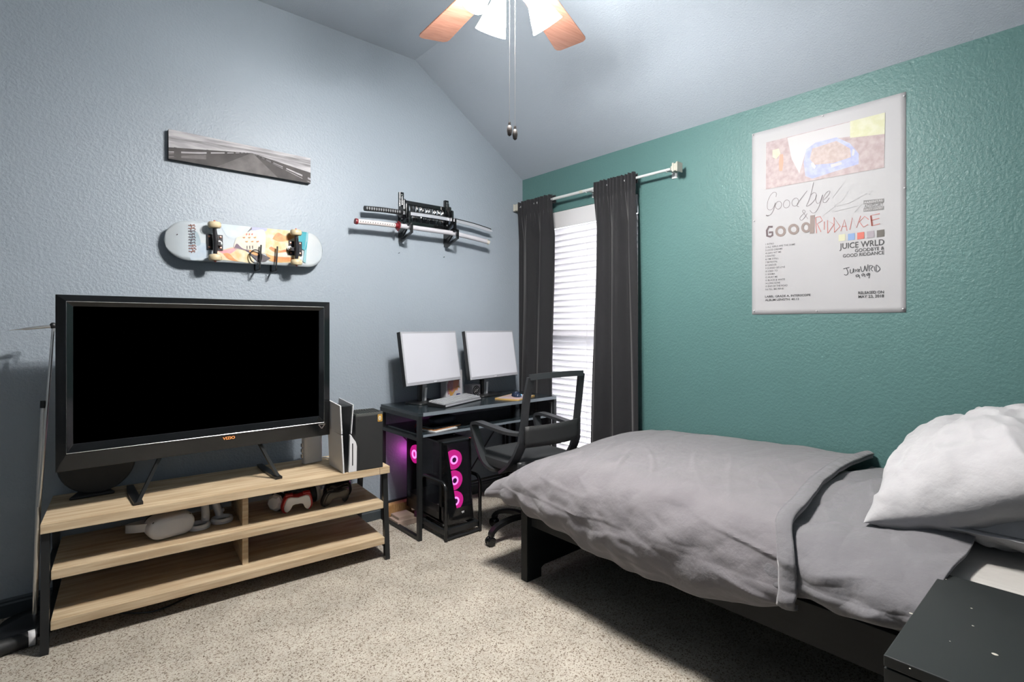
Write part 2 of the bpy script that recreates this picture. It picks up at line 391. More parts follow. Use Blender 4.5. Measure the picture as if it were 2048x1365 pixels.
shade_angles = (80, -6, 170, 260)
for k, sa in enumerate(shade_angles):
    d = Vector((math.cos(R(sa)), math.sin(R(sa)), 0)); ax = (d * math.sin(R(38)) + Vector((0, 0, -1)) * math.cos(R(38))).normalized()
    base = d * .085 + Vector((0, 0, dz - .085))
    arm = obj('lamp_arm', G().tube([d * .04 + Vector((0, 0, dz - .07)), d * .07 + Vector((0, 0, dz - .07)), base], .009, 10), m_nickel, fan, smooth=True)
    obj('socket_cup', G().lathe([(.0, 0), (.024, 0), (.026, .03)], base, 20, axis=ax), m_nickel, arm, smooth=True)
    prof = [(.025, .012), (.03, .03), (.038, .055), (.048, .085), (.055, .11), (.062, .130)]
    obj('lamp_shade', G().lathe(prof + [(r - .003, z) for r, z in reversed(prof)], base, 32, axis=ax), m_glow, fan, smooth=True)
    bc = base + ax * .045
    obj('bulb', G().blob(bc, .02, .02, .026), m_bulb, fan, smooth=True)
    L = base + ax * .082 + Vector((FX, FY, ZC))
    light('POINT', 'frosted_glass_uplight', base + d * .085 + Vector((FX, FY, ZC + .005)), 13, (1, .98, .95), shadow_soft_size=.05)
    light('POINT', 'fan_bulb_light', L, 66, (1, .965, .93), shadow_soft_size=.028)
for (px, py), yy in (((1019, 244), 26), ((1030, 252), 20)):
    p = Vector(on_y(px, py, 1.42 if px < 1025 else 1.41)); p.x -= FX; p.y -= FY; p.z -= ZC
    ch = obj('pull_chain', G().tube([(p.x, p.y, dz - .09), (p.x, p.y, p.z)], .0008, 6), m_nickel, fan)
    obj('fob', G().lathe([(.0, 0), (.004, -.001), (.005, -.008), (.004, -.012), (.0085, -.018), (.0095, -.032), (.007, -.047), (.0, -.052)], p, 14), mat('antique_bronze', (.035, .03, .028), .5, metal=.3), ch, smooth=True)

# ================================================================== GREY WALL: CANVAS PRINT
cp = thing('canvas_print', 'long black and white canvas photograph of a wooden pier above the skateboard', 'picture', (.42, YW, 2.11))
TL, TR, BR, BL = [Vector(on_y(x, y, YW - .032)) for x, y in ((337, 258), (621, 321), (619, 372), (335, 317))]
U = Vector((TR.x - TL.x, 0, 0)); V = Vector((0, 0, BL.z - TL.z)); O = Vector((TL.x, YW - .032, TL.z)); lo = Vector((.42, YW, 2.11))
O = O - lo
obj('stretched_canvas', G().prism([(0, 0), (1, 0), (1, 1), (0, 1)], O, U, V, .030), mat('dark_canvas_edge', (.035, .04, .045), .8), cp)
c = G(); W_ = abs(U.x); nY = Vector((0, -1, 0)); lay = [0.0008]
def cq(pts, m):
    lay[0] += .00015; c.add([O + U * a + V * b + nY * lay[0] for a, b in pts], [tuple(range(len(pts)))], m)
k1 = mat('print_sky', (.60, .58, .60), .7, var=(5, (.36, .35, .37), .38, .6, (1.5, 1, 14))); k2 = mat('print_streak', (.22, .21, .22), .7, var=(6, (.40, .39, .41), .35, .65, (2, 1, 20)))
k3 = mat('print_dark', (.085, .075, .075), .7, var=(14, (.045, .04, .042), .35, .65)); k4 = mat('print_mid', (.20, .185, .185), .7, var=(20, (.12, .11, .11), .35, .65)); k5 = mat('print_light', (.66, .63, .65), .7)
cq([(0, 0), (1, 0), (1, 1), (0, 1)], k1)
cq([(0, .24), (.55, .14), (1, .10), (1, .24), (.55, .20), (0, .32)], k2); cq([(.56, .27), (1, .26), (1, .36), (.56, .285)], k2)
ap = (.545, .26)
cq([(0, .90), ap, (1, .98), (1, 1), (0, 1)], k3); cq([(.0, .78), (.235, .62), (.235, .80), (0, .96)], k4); cq([(.30, 1), ap, (.555, .26), (.74, 1)], k4)
def lerp(a, b, t): return (a[0] + (b[0] - a[0]) * t, a[1] + (b[1] - a[1]) * t)
for (e0, e1, x) in ((.62, .76, 0), (.86, .92, 0), (.58, .80, 1), (.88, .95, 1)):
    cq([(x, e0), ap, (x, e1)], k3)
for t in (.10, .46, .67, .78, .85, .90, .94):
    for x in (0, 1):
        a = lerp((x, .62), ap, t); b = lerp((x, 1.0), ap, t); wv = .045 * (1 - t) + .003
        cq([(a[0] - wv / 2, a[1]), (a[0] + wv / 2, a[1]), (b[0] + wv / 2, b[1]), (b[0] - wv / 2, b[1])], k3)
obj('printed_image', c, None, cp)

# ================================================================== SKATEBOARD (hangs on a wire rack)
SY = YW - .075                                                      # plane of the underside
S0 = Vector((.40, SY, 1.702)); SL = .795; SHW = .101
sk = thing('skateboard', 'skateboard hung sideways showing its orange, yellow and white printed underside', 'skateboard', (S0.x + SL / 2, SY, 1.702))
sk.rotation_euler = (0, R(-1.0), 0)
def kick(x): a = max(0, abs(x) - .27); return a * a * 2.2
def hw(x):
    e = SL / 2; a = abs(x); k = .29
    return SHW if a < k else SHW * math.sqrt(max(0, 1 - ((a - k) / (e - k)) ** 2.1))
def deck(u, v):
    x = (u - .5) * SL * .9999; h = hw(x); t = (v - .5) * 2
    return (x, kick(x) + .012 * (abs(t) ** 2.5) * 0, t * h)
obj('deck', G().grid(deck, 90, 10), mat('deck_print_white', (.66, .70, .72), .55, var=(5, (.58, .66, .72), .35, .7)), sk, smooth=True, solid=.011)
d = G(); lay = [.0063]
def spx(x, y):                                                     # zoom pixels of the photograph to deck coordinates
    p = Vector(on_y(380 + x / 7.314, 430 + y / 7.314, SY)); return (p.x - S0.x - SL / 2, 1.0 * (p.z - 1.702))
def dq(pts, m, z=True, curve=True):
    lay[0] += .00018; q = [spx(*p) for p in pts]
    if curve: q = [(a.x, a.y) for a in smoothline([Vector((x, y, 0)) for x, y in q + [q[0]]], 5)][:-1]
    out = []
    for x, y in q:
        h = max(.001, hw(x) - .002); out.append((x, kick(x) - lay[0], max(-h, min(h, y))))
    d.add(out, [tuple(range(len(out)))], m)
co = mat('print_orange', (.66, .17, .03), .45, var=(30, (.70, .38, .10), .35, .65)); cy = mat('print_yellow', (.72, .50, .20), .45, var=(25, (.76, .70, .50), .35, .65))
cr = mat('print_red', (.66, .10, .05), .35); cl = mat('print_pale_blue', (.42, .54, .70), .35, var=(12, (.62, .70, .76), .35, .65)); ck = mat('print_black', (.03, .018, .03), .4)
cw = mat('print_cream', (.70, .62, .48), .45, var=(22, (.74, .71, .64), .35, .65)); ct = mat('print_teal', (.02, .36, .44), .35); cpk = mat('print_pink', (.74, .22, .28), .4, var=(20, (.72, .40, .42), .35, .65)); cv = mat('print_violet', (.34, .36, .62), .4)
dq([(-20, 400), (250, 420), (330, 640), (100, 650), (0, 640)], cl)
dq([(0, 200), (110, 250), (150, 420), (60, 440), (0, 430)], mat('print_grey_blue', (.36, .48, .55), .4))
dq([(400, 120), (700, 120), (890, 190), (800, 260), (700, 330), (560, 330), (480, 220)], cl)
dq([(330, 640), (345, 480), (480, 500), (640, 470), (800, 520), (930, 700), (700, 680)], cy)
dq([(345, 480), (400, 480), (480, 510), (640, 480), (680, 500), (540, 580), (430, 540)], cpk)
dq([(350, 620), (350, 520), (390, 540), (410, 640)], co); dq([(470, 560), (560, 560), (640, 640), (700, 680), (560, 650)], co)
dq([(900, 190), (1120, 180), (1520, 210), (1620, 230), (1620, 440), (1560, 690), (1180, 690), (1100, 580), (980, 560), (900, 420)], cy)
dq([(900, 185), (1110, 180), (1100, 250), (960, 240), (880, 220)], cv)
dq([(1200, 360), (1280, 270), (1400, 320), (1520, 250), (1530, 330), (1420, 390), (1300, 400)], co)
dq([(1520, 215), (1610, 225), (1600, 290), (1530, 290)], cr)
dq([(1180, 470), (1300, 530), (1380, 520), (1400, 550), (1250, 560), (1150, 500)], co)
dq([(1100, 570), (1250, 620), (1500, 640), (1480, 690), (1200, 690)], co); dq([(1200, 580), (1380, 560), (1480, 600), (1400, 630), (1250, 610)], cw)
dq([(680, 330), (760, 300), (830, 260), (960, 230), (1090, 250), (1090, 540), (980, 560), (830, 510), (640, 480)], cw)
dq([(640, 480), (680, 420), (760, 490), (900, 540), (990, 580), (960, 600), (800, 520)], mat('print_plum', (.13, .06, .12), .4))
dq([(830, 260), (900, 180), (905, 215), (850, 250)], ck, curve=False); dq([(860, 570), (1010, 560), (1170, 640), (1090, 690), (980, 690)], ck, curve=False)
dq([(870, 510), (990, 570), (960, 600), (860, 550)], co)
dq([(985, 260), (1080, 250), (1095, 400), (1080, 540), (1000, 540), (970, 400)], mat('print_ivory', (.74, .70, .60), .4))
for xx in (820, 860, 900): dq([(xx, 455), (xx + 12, 455), (xx + 14, 500), (xx + 2, 500)], ck, curve=False); dq([(xx - 10, 290), (xx + 4, 270), (xx + 18, 285), (xx + 4, 305)], cr, curve=False)
dq([(1600, 235), (1720, 250), (1690, 520), (1600, 480), (1580, 330)], ct); dq([(1640, 700), (1700, 240), (1725, 250), (1680, 720)], mat('print_light_teal', (.25, .5, .56), .4), curve=False)
for k in range(6): dq([(760 + 40 * k, 330 + (k % 2) * 60), (800 + 40 * k, 325 + (k % 2) * 60), (790 + 40 * k, 345 + (k % 2) * 60)], co)
obj('deck_artwork', d, None, sk)
d = G(); lay = [.0085]
random.seed(3)
def stroke(pts, wd, m):
    q = [spx(*p) for p in pts]; ribbon(d, [(x, kick(x) - .0085, y) for x, y in q], wd, (0, -1, 0), m)
cb = mat('brush_brown', (.25, .07, .04), .5); cbk = mat('brush_dark', (.05, .02, .04), .5)
for k, yy in enumerate(range(140, 520, 42)):
    m_ = (cb, cbk)[2 <= k <= 6]
    stroke([(-25, yy), (20, yy + 8), (70, yy - 10)], .0035, m_); stroke([(random.uniform(0, 40), yy - 16), (random.uniform(10, 50), yy + 26)], .003, m_)
    stroke([(random.uniform(40, 60), yy - 8), (random.uniform(60, 90), yy + 20)], .003, m_)
stroke([(-190, 265), (-178, 272)], .006, cbk)
obj('brush_lettering', d, None, sk, kind='stuff')
trk = mat('black_truck_metal', (.015, .015, .018), .3, metal=.4); whl = mat('cream_urethane', (.80, .66, .42), .45)
cap = [(.0, .0), (.014, .0), (.016, .004), (.026, .003), (.030, .009), (.031, .017), (.030, .026), (.026, .032), (.015, .031), (.014, .034), (0, .034)]
for tx, sg_ in ((-.190, 1), (.218, -1)):
    t = obj('truck', G().box((tx - .028, -.014, -.04), (tx + .045, -.0062, .04)).prism([(-.018, .0), (.018, 0), (.008, .04), (-.008, .04)], (tx + .02 * sg_, -.012, 0), (1, 0, 0), (0, -1, 0), .02).tube([(tx, -.052, -.065), (tx + .004, -.05, 0), (tx, -.052, .065)], [.009, .013, .009], 12).tube([(tx, -.052, -.097), (tx, -.052, .097)], .004, 8), trk, sk, smooth=False)
    obj('kingpin', G().lathe([(0, 0), (.013, 0), (.014, .012), (.007, .014), (.007, .026), (0, .026)], (tx + .026 * sg_, -.014, -.006), 16, axis=(0, -1, 0)), m_silver, t, smooth=True)
    g = G()
    for bx in (-.018, .034):
        for bz_ in (-.028, .028): obj('bolt', G().lathe([(0, 0), (.005, 0), (.005, .004), (0, .005)], (tx + bx, -.014, bz_), 10, axis=(0, -1, 0)), mat('copper_bolt', (.45, .2, .14), .3, metal=.8), t)
    for s_ in (-1, 1):
        wo = obj('wheel', G().lathe(cap, (tx, -.052, s_ * .066), 26, axis=(0, 0, s_)), whl, sk, smooth=True)
        obj('axle_nut', G().lathe([(0, 0), (.009, 0), (.009, .003), (.005, .004), (.005, .008), (0, .009)], (tx, -.052, s_ * .098), 12, axis=(0, 0, s_)), cr, wo)
hk = thing('wall_hook', 'black wire wall rack holding up the skateboard', 'wall hook', (.83, YW, 1.59))
for x in (.0, .085):
    obj('wire_hook', G().tube(smoothline([(x, -.004, .03), (x, -.006, -.016), (x, -.05, -.02), (x, -.098, -.018), (x, -.104, .01), (x + .006, -.104, .115)], 5), .0042, 10), m_black, hk, smooth=True)
obj('back_plate', G().box((-.015, -.006, .04), (.1, 0, .1)), m_black, hk, bevel=.002)
obj('wire_loop', G().tube([(.0 + .03 * math.cos(a), -.1, .05 + .035 * math.sin(a)) for a in [i * math.pi / 10 for i in range(20)]], .003, 8, closed=True).X and G().tube([(-.02 + .03 * math.cos(i * math.pi / 10), -.1, .05 + .036 * math.sin(i * math.pi / 10)) for i in range(20)], .003, 8, closed=True), m_black, hk, smooth=True)

# ================================================================== SWORD RACK AND TWO SWORDS
rk = thing('sword_rack', 'black two tier wooden wall rack with carved panel under the swords', 'rack', (1.92, YW, 1.85))
def uright(x):
    g = G()
    g.box((x - .016, -.022, 0), (x + .016, 0, .31))
    arms = [(.030, .235, .275), (.056, .20, .245), (.085, .145, .215), (.12, .095, .155), (.15, .035, .075)]
    for dy, z0, zt in arms:
        g.prism([(.0, z0 - .045), (dy - .008, z0 - .012), (dy - .008, zt), (dy + .004, zt + .008), (dy + .013, zt), (dy + .013, z0 - .02), (.02, z0 - .07)], (x - .007, -.02, 0), (0, -1, 0), (0, 0, 1), .014)
    g.prism([(0, -.02), (.02, -.02), (.12, .06), (.12, .10), (.0, .06)], (x - .006, -.01, 0), (0, -1, 0), (0, 0, 1), .012)
    return g
for x in (1.741 - 1.92, 2.102 - 1.92):
    po = obj('upright', uright(x), m_gloss, rk, bevel=.002)
    for z in (.02, .29, .13): obj('screw', G().lathe([(0, 0), (.006, 0), (.005, .003), (0, .004)], (x, -.022, z), 12, axis=(0, -1, 0)), m_silver, po)
g = G().box((-.165, -.016, .235), (.165, -.004, .262)).box((-.165, -.016, .10), (.165, -.004, .125)).box((-.165, -.012, .165), (.165, -.004, .19))
obj('crossbar', g, m_gloss, rk, bevel=.003)
g = G(); random.seed(5)
for i in range(34):
    x = -.155 + i * .0095
    for z0, z1 in ((.19, .235), (.125, .165)):
        g.tube([(x, -.008, z0), (x + random.uniform(-.006, .006), -.013, (z0 + z1) / 2), (x + random.uniform(-.003, .003), -.008, z1)], .0028, 6)
obj('carved_panel', g, m_gloss, rk, smooth=True, kind='stuff')
def sword(name, label, hpts, spts, Y, hm, sm, tip):
    P = [Vector(on_y(x, y, Y)) for x, y in hpts + spts]; o0 = P[0].copy()
    t = thing(name, label, 'sword', tuple(o0))
    hp = smoothline([p - o0 for p in P[:len(hpts)]], 6); sp = smoothline([p - o0 for p in P[len(hpts):]], 8)
    return t, hp, sp
m_tsukab = mat('black_cord_wrap', (.02, .022, .024), .5); m_saya = mat('satin_grey_blade', (.50, .51, .55), .3, metal=.5)
t, hp, sp = sword('katana', 'black handled curved sword on the upper tier of the rack', [(729, 417), (765, 420), (801, 425)], [(803, 425), (850, 431), (893, 438), (945, 450), (985, 463)], YW - .085, None, None, None)
n = len(hp); obj('handle', G().tube(hp, .0165, 14), m_tsukab, t, smooth=True)
g = G()
for i in range(15):
    p = hp[0].lerp(hp[-1], (i + .6) / 15.5); dx = .009
    g.prism([(-dx / 2, 0), (0, -.011), (dx / 2, 0), (0, .011)], p + Vector((0, -.0158, 0)), (1, 0, 0), (0, 0, 1), .0022)
obj('ray_skin_diamonds', g, mat('grey_ray_skin', (.35, .36, .38), .5), t)
g = G(); 
for q, hh in ((sp, .012),): g.strap(q, (0, .06, 1), [hh * 2] * (len(q) - 3) + [.02, .013, .003], .005)
obj('blade', g, m_saya, t)
obj('blade_spine', G().strap([p + Vector((0, .001, .0125)) for p in sp[:-1]], (0, .06, 1), .006, .007), m_black, t)
obj('guard', G().lathe([(0, 0), (.032, 0), (.034, .003), (.032, .006), (0, .006)], hp[-1], 24, axis=(1, 0, -.05)), m_black, t, smooth=True)
t, hp, sp = sword('katana', 'white handled curved sword with red guard on the lower tier of the rack', [(713, 443), (755, 447), (795, 452)], [(800, 452), (850, 459), (905, 467), (945, 476), (975, 484)], YW - .115, None, None, None)
obj('handle', G().tube(hp, .0155, 14), mat('white_cord_wrap', (.82, .76, .75), .55), t, smooth=True)
g = G()
for i in range(15):
    p = hp[0].lerp(hp[-1], (i + 1.2) / 17); g.prism([(-.003, 0), (0, -.0045), (.003, 0), (0, .0045)], p + Vector((0, -.0146, 0)), (1, 0, 0), (0, 0, 1), .0015)
obj('diamonds', g, m_black, t)
obj('pommel', G().lathe([(0, -.004), (.017, -.004), (.019, .002), (.018, .012), (.0, .012)], hp[0] - Vector((.006, 0, 0)), 20, axis=(1, 0, -.06)), m_red, t, smooth=True)
obj('collar', G().tube([hp[-1] - Vector((.02, 0, -.001)), hp[-1]], .017, 16), m_red, t, smooth=True)
obj('guard', G().lathe([(0, 0), (.030, 0), (.034, .003), (.034, .006), (0, .008)], hp[-1], 6, axis=(1, 0, -.06)), m_red, t)
obj('scabbard', G().tube(sp, [.0165] * (len(sp) - 1) + [.0155], 16), mat('white_lacquered_scabbard', (.70, .69, .74), .22), t, smooth=True)
obj('scabbard_tip', G().tube([sp[-1] - Vector((.012, 0, -.003)), sp[-1] + Vector((.012, 0, -.004))], [.0175, .0165], 16), m_offwhite, t, smooth=True)
for (px, py) in ((797, 507), (887, 515)):
    p = on_y(px, py, YW - .002); tag(obj('wall_nail', G().tube([p, (p[0] + .002, p[1] - .012, p[2] + .003)], .0018, 6), m_blackmetal), 'tiny nail in the grey wall below the %s rack upright' % ('left' if px < 850 else 'right'), 'nail')

# ================================================================== TV STAND
ORG = Vector((-.054, 2.688, 0)); ANG = math.atan2(2.572 - 2.688, 1.375 + .04)
ts = thing('tv_stand', 'low three shelf television stand in light oak with black metal legs', 'tv stand', ORG, ANG)
LW, DP = 1.42, .44
for nm, z, x0, x1, yf in (('top_shelf', .463, 0, LW, .012), ('middle_shelf', .272, .03, LW - .03, .03), ('bottom_shelf', .083, .03, LW - .03, .012)):
    obj(nm, G().box((x0, yf, z), (x1, DP, z + .037)), m_oak, ts, bevel=.0015)
for x in (.0, LW - .030):
    g = G()
    for sgn, y0, y1 in ((1, .0, .035), (-1, DP + .02, DP - .02)):
        g.add([(x, y0, 0), (x + .026, y0, 0), (x + .026, y0 + sgn * .026, 0), (x, y0 + sgn * .026, 0), (x, y1, .463), (x + .026, y1, .463), (x + .026, y1 + sgn * .026, .463), (x, y1 + sgn * .026, .463)],
              [(0, 3, 2, 1), (4, 5, 6, 7), (0, 1, 5, 4), (1, 2, 6, 5), (2, 3, 7, 6), (3, 0, 4, 7)])
    g.box((x, .04, .445), (x + .026, DP - .02, .463)); g.box((x, .03, .255), (x + .026, DP, .272)); g.box((x, .02, .066), (x + .026, DP, .083))
    obj('side_frame', g, m_blackmetal, ts)
for z0, z1 in ((.309, .463), (.12, .272)):
    obj('divider', G().box((.712, .10, z0), (.738, DP - .01, z1)), m_oak, ts, bevel=.001)
obj('plank_joint', G().box((1.362, .0114, .4632), (1.364, .0125, .4998)), mat('dark_joint', (.16, .1, .05), .8), ts)

# ================================================================== TELEVISION
TX0, TX1, TZ0, TZ1, TY = -.009, 1.099, .680, 1.390, 2.765
tv = thing('television', 'large black television with glossy bezel standing on the oak stand', 'television', ((TX0 + TX1) / 2, TY, .5))
hx = (TX1 - TX0) / 2; z0 = TZ0 - .5; z1 = TZ1 - .5
obj('rear_housing', G().box((-hx + .01, .012, z0 + .01), (hx - .01, .05, z1 - .01)).box((-hx + .15, .05, z0 + .08), (hx - .15, .085, z1 - .12)), m_blackmatte, tv, bevel=.008)
g = G(); sx, sz0, sz1 = hx - .055, z0 + .105, z1 - .047
ring = [(-hx, z0), (hx, z0), (hx, z1), (-hx, z1)]; mid = [(-sx - .022, sz0 - .034), (sx + .022, sz0 - .034), (sx + .022, sz1 + .020), (-sx - .022, sz1 + .020)]; inn = [(-sx, sz0), (sx, sz0), (sx, sz1), (-sx, sz1)]
vs = [(x, .012, z) for x, z in ring] + [(x, -.006, z) for x, z in ring] + [(x, -.012, z) for x, z in mid] + [(x, .002, z) for x, z in inn] + [(x, .006, z) for x, z in inn]
fs = []
for q in range(4):
    for j in range(4): fs.append((q * 4 + j, q * 4 + (j + 1) % 4, q * 4 + 4 + (j + 1) % 4, q * 4 + 4 + j))
fs.append((3, 2, 1, 0)); g.add(vs, fs); obj('bezel', g, m_gloss, tv, bevel=.0015)
obj('trim_line', G().tube([(x, -.0125, z) for x, z in mid], .0012, 6, closed=True), m_silver, tv)
obj('screen', G().box((-sx, .003, sz0), (sx, .008, sz1)), m_screenblack, tv)
g = G(); text_into(g, 'VIZIO', (.04, -.0130, z0 + .046), (1, 0, 0), (0, 0, 1), .052, .0125, mat('orange_backlit_logo', (.9, .35, .1), .5, emit=((1, .32, .08), .5)), bold=.02)
obj('maker_lettering', g, None, tv)
g = G(); ex = hx - .062; ez = z0 + .062
for a, b in (((0, 0), (.034, 0)), ((.034, 0), (.017, -.022)), ((.017, -.022), (0, 0))):
    ribbon(g, [(ex + a[0], -.0125, ez + a[1]), (ex + b[0], -.0125, ez + b[1])], .005, (0, -1, 0), m_silver)
obj('triangle_emblem', g, m_silver, tv)
for s_, xt, xf in ((-1, .352 - .5485, .262 - .5485), (1, .755 - .5485, .832 - .5485)):
    top = (xt, .03, z0 + .01)
    g = G().strap([top, ((xt + xf) / 2, .005, .10), (xf, -.028, .012)], (1, .3, 0), .016, .010)
    g.prism([(-.016, 0), (.016, .0), (.013, .12), (.010, .32), (-.016, .32), (-.024, .2)], (xf, -.042, .001), (1, 0, 0), (0, 1, 0), .012)
    obj('leg', g, m_black, tv, smooth=True)

# ---- things on the top shelf
sp_ = thing('round_speaker', 'round black speaker on a small foot behind the left end of the television', 'speaker', (.135, 3.035, .5))
obj('grille', G().lathe([(0, 0), (.10, .002), (.135, .012), (.142, .035), (.135, .052), (0, .06)], (0, .028, .148), 40, axis=(0, -1, 0)), m_blackmatte, sp_, smooth=True)
obj('foot', G().prism([(-.09, -.05), (.07, -.05), (.05, .04), (-.06, .04)], (-.01, 0, .001), (1, 0, 0), (0, 1, 0), .012), m_blackmatte, sp_, bevel=.004)
ro = thing('router', 'plain white upright router behind the right end of the television', 'router', (1.072, 2.945, .5), R(5))
obj('body', G().prism(rrect(.105, .045, .012), (0, 0, 0), (1, 0, 0), (0, 1, 0), .215), m_white, ro, bevel=.004)
g = G()
for z in (.035, .065, .095): g.box((-.060, -.006, z), (-.0525, .008, z + .018))
obj('port', g, m_nickel, ro)
cb_ = tag(obj('white_cable', G().tube(smoothline([(1.10, 2.975, .504), (1.15, 2.99, .504), (1.2, 2.93, .504), (1.28, 2.96, .504)], 6), .003, 8), m_white, smooth=True), 'short white cable on the oak stand behind the white console', 'cable')
gc = thing('game_console', 'tall white and black curved game console standing on the oak stand', 'game console', (1.126, 2.618, .5), R(-4))
obj('core', G().add([(-.008, 0, 0), (.012, 0, 0), (.012, .20, 0), (-.008, .20, 0), (-.024, .002, .345), (.034, .002, .345), (.034, .2, .335), (-.024, .2, .335)], [(0, 3, 2, 1), (4, 5, 6, 7), (0, 1, 5, 4), (1, 2, 6, 5), (2, 3, 7, 6), (3, 0, 4, 7)]), m_gloss, gc, bevel=.003)
def shell(x0, x1, z0, z1, xs0, xs1):
    g = G()
    f = lambda z: x0 + (x1 - x0) * (z / .36)
    return g.add([(f(z0), -.012, z0), (f(z0) + xs0, -.012, z0), (f(z0) + xs0, .21, z0), (f(z0), .21, z0), (f(z1), -.012 + .0, z1), (f(z1) + xs1, -.012, z1), (f(z1) + xs1, .21, z1 + .012), (f(z1), .21, z1 + .012)], [(0, 3, 2, 1), (4, 5, 6, 7), (0, 1, 5, 4), (1, 2, 6, 5), (2, 3, 7, 6), (3, 0, 4, 7)])
obj('side_panel', shell(-.016, -.034, 0, .198, .008, .008), m_white, gc, bevel=.002)
obj('side_panel', shell(-.016, -.034, .204, .352, .008, .008), m_white, gc, bevel=.002)
obj('side_panel', shell(.011, .036, .200, .352, .005, .005), m_white, gc, bevel=.002)
dp = obj('disc_drive_panel', G().prism([(.0, 0), (.042, 0), (.044, .13), (.038, .155), (.022, .178), (.012, .196), (.006, .196)], (.014, .20, 0), (1, 0, 0), (0, 0, 1), .212), m_white, gc, bevel=.003)
obj('disc_slot', G().box((.031, -.0135, .035), (.036, -.0105, .15)), m_black, dp)
xb = thing('game_console', 'black box shaped game console with slotted top beside the white console', 'game console', (1.25, 2.598, .5), R(-6))
obj('body', G().box((-.075, 0, 0), (.075, .15, .288)), m_blackmatte, xb, bevel=.003)
g = G().box((-.075, 0, .288), (-.071, .15, .30)).box((.071, 0, .288), (.075, .15, .30)).box((-.075, 0, .288), (.075, .004, .30)).box((-.075, .146, .288), (.075, .15, .30))
for i in range(10): g.box((-.064 + i * .0138, .004, .289), (-.060 + i * .0138, .146, .3))
obj('vent_grille', g, mat('grey_black_plastic', (.10, .105, .10), .5), xb)
g = G(); g.prism(rrect(.026, .04, .004), (.058, -.0005, .268), (1, 0, 0), (0, 0, 1), .001, mat('orange_sticker', (.55, .3, .05), .5))
st = obj('corner_sticker', g, None, xb); g = G(); text_into(g, '0', (.050, -.0020, .257), (1, 0, 0), (0, 0, 1), .013, .022, mat('sticker_white', (.85, .83, .7), .5), bold=.04); obj('sticker_numeral', g, None, st)
obj('power_button', G().lathe([(0, 0), (.005, 0), (.005, .001), (0, .0015)], (-.058, -.0005, .268), 14, axis=(0, -1, 0)), m_black, xb); obj('disc_slot', G().box((-.056, -.001, .03), (-.0535, .001, .13)), m_black, xb)

# ---- things on the middle shelf
ZS = .31
hs = thing('vr_headset', 'white virtual reality headset lying on the middle shelf of the stand', 'headset', (.385, 2.80, ZS), R(8))
g = G(); prof = rrect(.185, .098, .046, 7)
def hsf(sc_, y): return [(x * sc_, y, .052 + z * sc_) for x, z in prof]
st_ = [(1.0, .05), (1.0, .0), (.985, -.014), (.94, -.024), (.86, -.029), (.6, -.032)]
vs = sum([hsf(s_, y) for s_, y in st_], []); k = len(prof); fs = [tuple(range(k)), tuple(range(len(vs) - k, len(vs)))[::-1]]
for i in range(len(st_) - 1):
    for j in range(k): fs.append((i * k + j, i * k + (j + 1) % k, (i + 1) * k + (j + 1) % k, (i + 1) * k + j))
obj('visor', g.add(vs, fs), mat('light_grey_plastic', (.84, .84, .88), .45), hs, smooth=True)
g = G()
for x, z in ((-.072, .085), (.07, .088), (-.055, .012), (.055, .012)): g.lathe([(0, 0), (.005, 0), (.004, .003), (0, .003)], (x, -.021, z), 10, axis=(0, -1, 0))
obj('tracking_camera', g, m_black, hs)
obj('face_gasket', G().prism(rrect(.16, .085, .04), (0, .05, .052), (1, 0, 0), (0, 0, 1), -.04), m_blackmatte, hs)
obj('strap', G().strap(smoothline([(-.085, .02, .06), (-.125, .06, .055), (-.14, .12, .045), (-.06, .17, .035), (.06, .17, .035), (.10, .09, .045), (.088, .02, .06)], 5), (0, 0, 1), .035, .006), m_white, hs, smooth=True)
def vrcon(px, rz, lbl):
    t = thing('vr_controller', lbl, 'controller', (px[0], px[1], ZS), rz, 'white headset controllers')
    obj('tracking_ring', G().lathe([(.030, 0), (.047, .002), (.050, .014), (.044, .024), (.036, .024), (.036, .012), (.030, 0)], (0, 0, .0), 28), m_white, t, smooth=True)
    obj('handle', G().tube(smoothline([(.03, .02, .02), (.034, .03, .05), (.032, .045, .095), (.03, .05, .125)], 4), [.018] * 6 + [.017] * 6 + [.014], 14), m_white, t, smooth=True)
    obj('thumbstick', G().lathe([(.006, 0), (.004, .008), (.009, .010), (.0, .013)], (.03, .012, .045), 14, axis=(-.3, -.9, .3)), mat('light_grey_plastic', (.6, .6, .64), .45), t, smooth=True)
vrcon((.50, 2.83), R(0), 'white ring shaped controller next to the white headset')
vrcon((.602, 2.85), R(60), 'white controller nearest the wooden divider, ring facing forward')
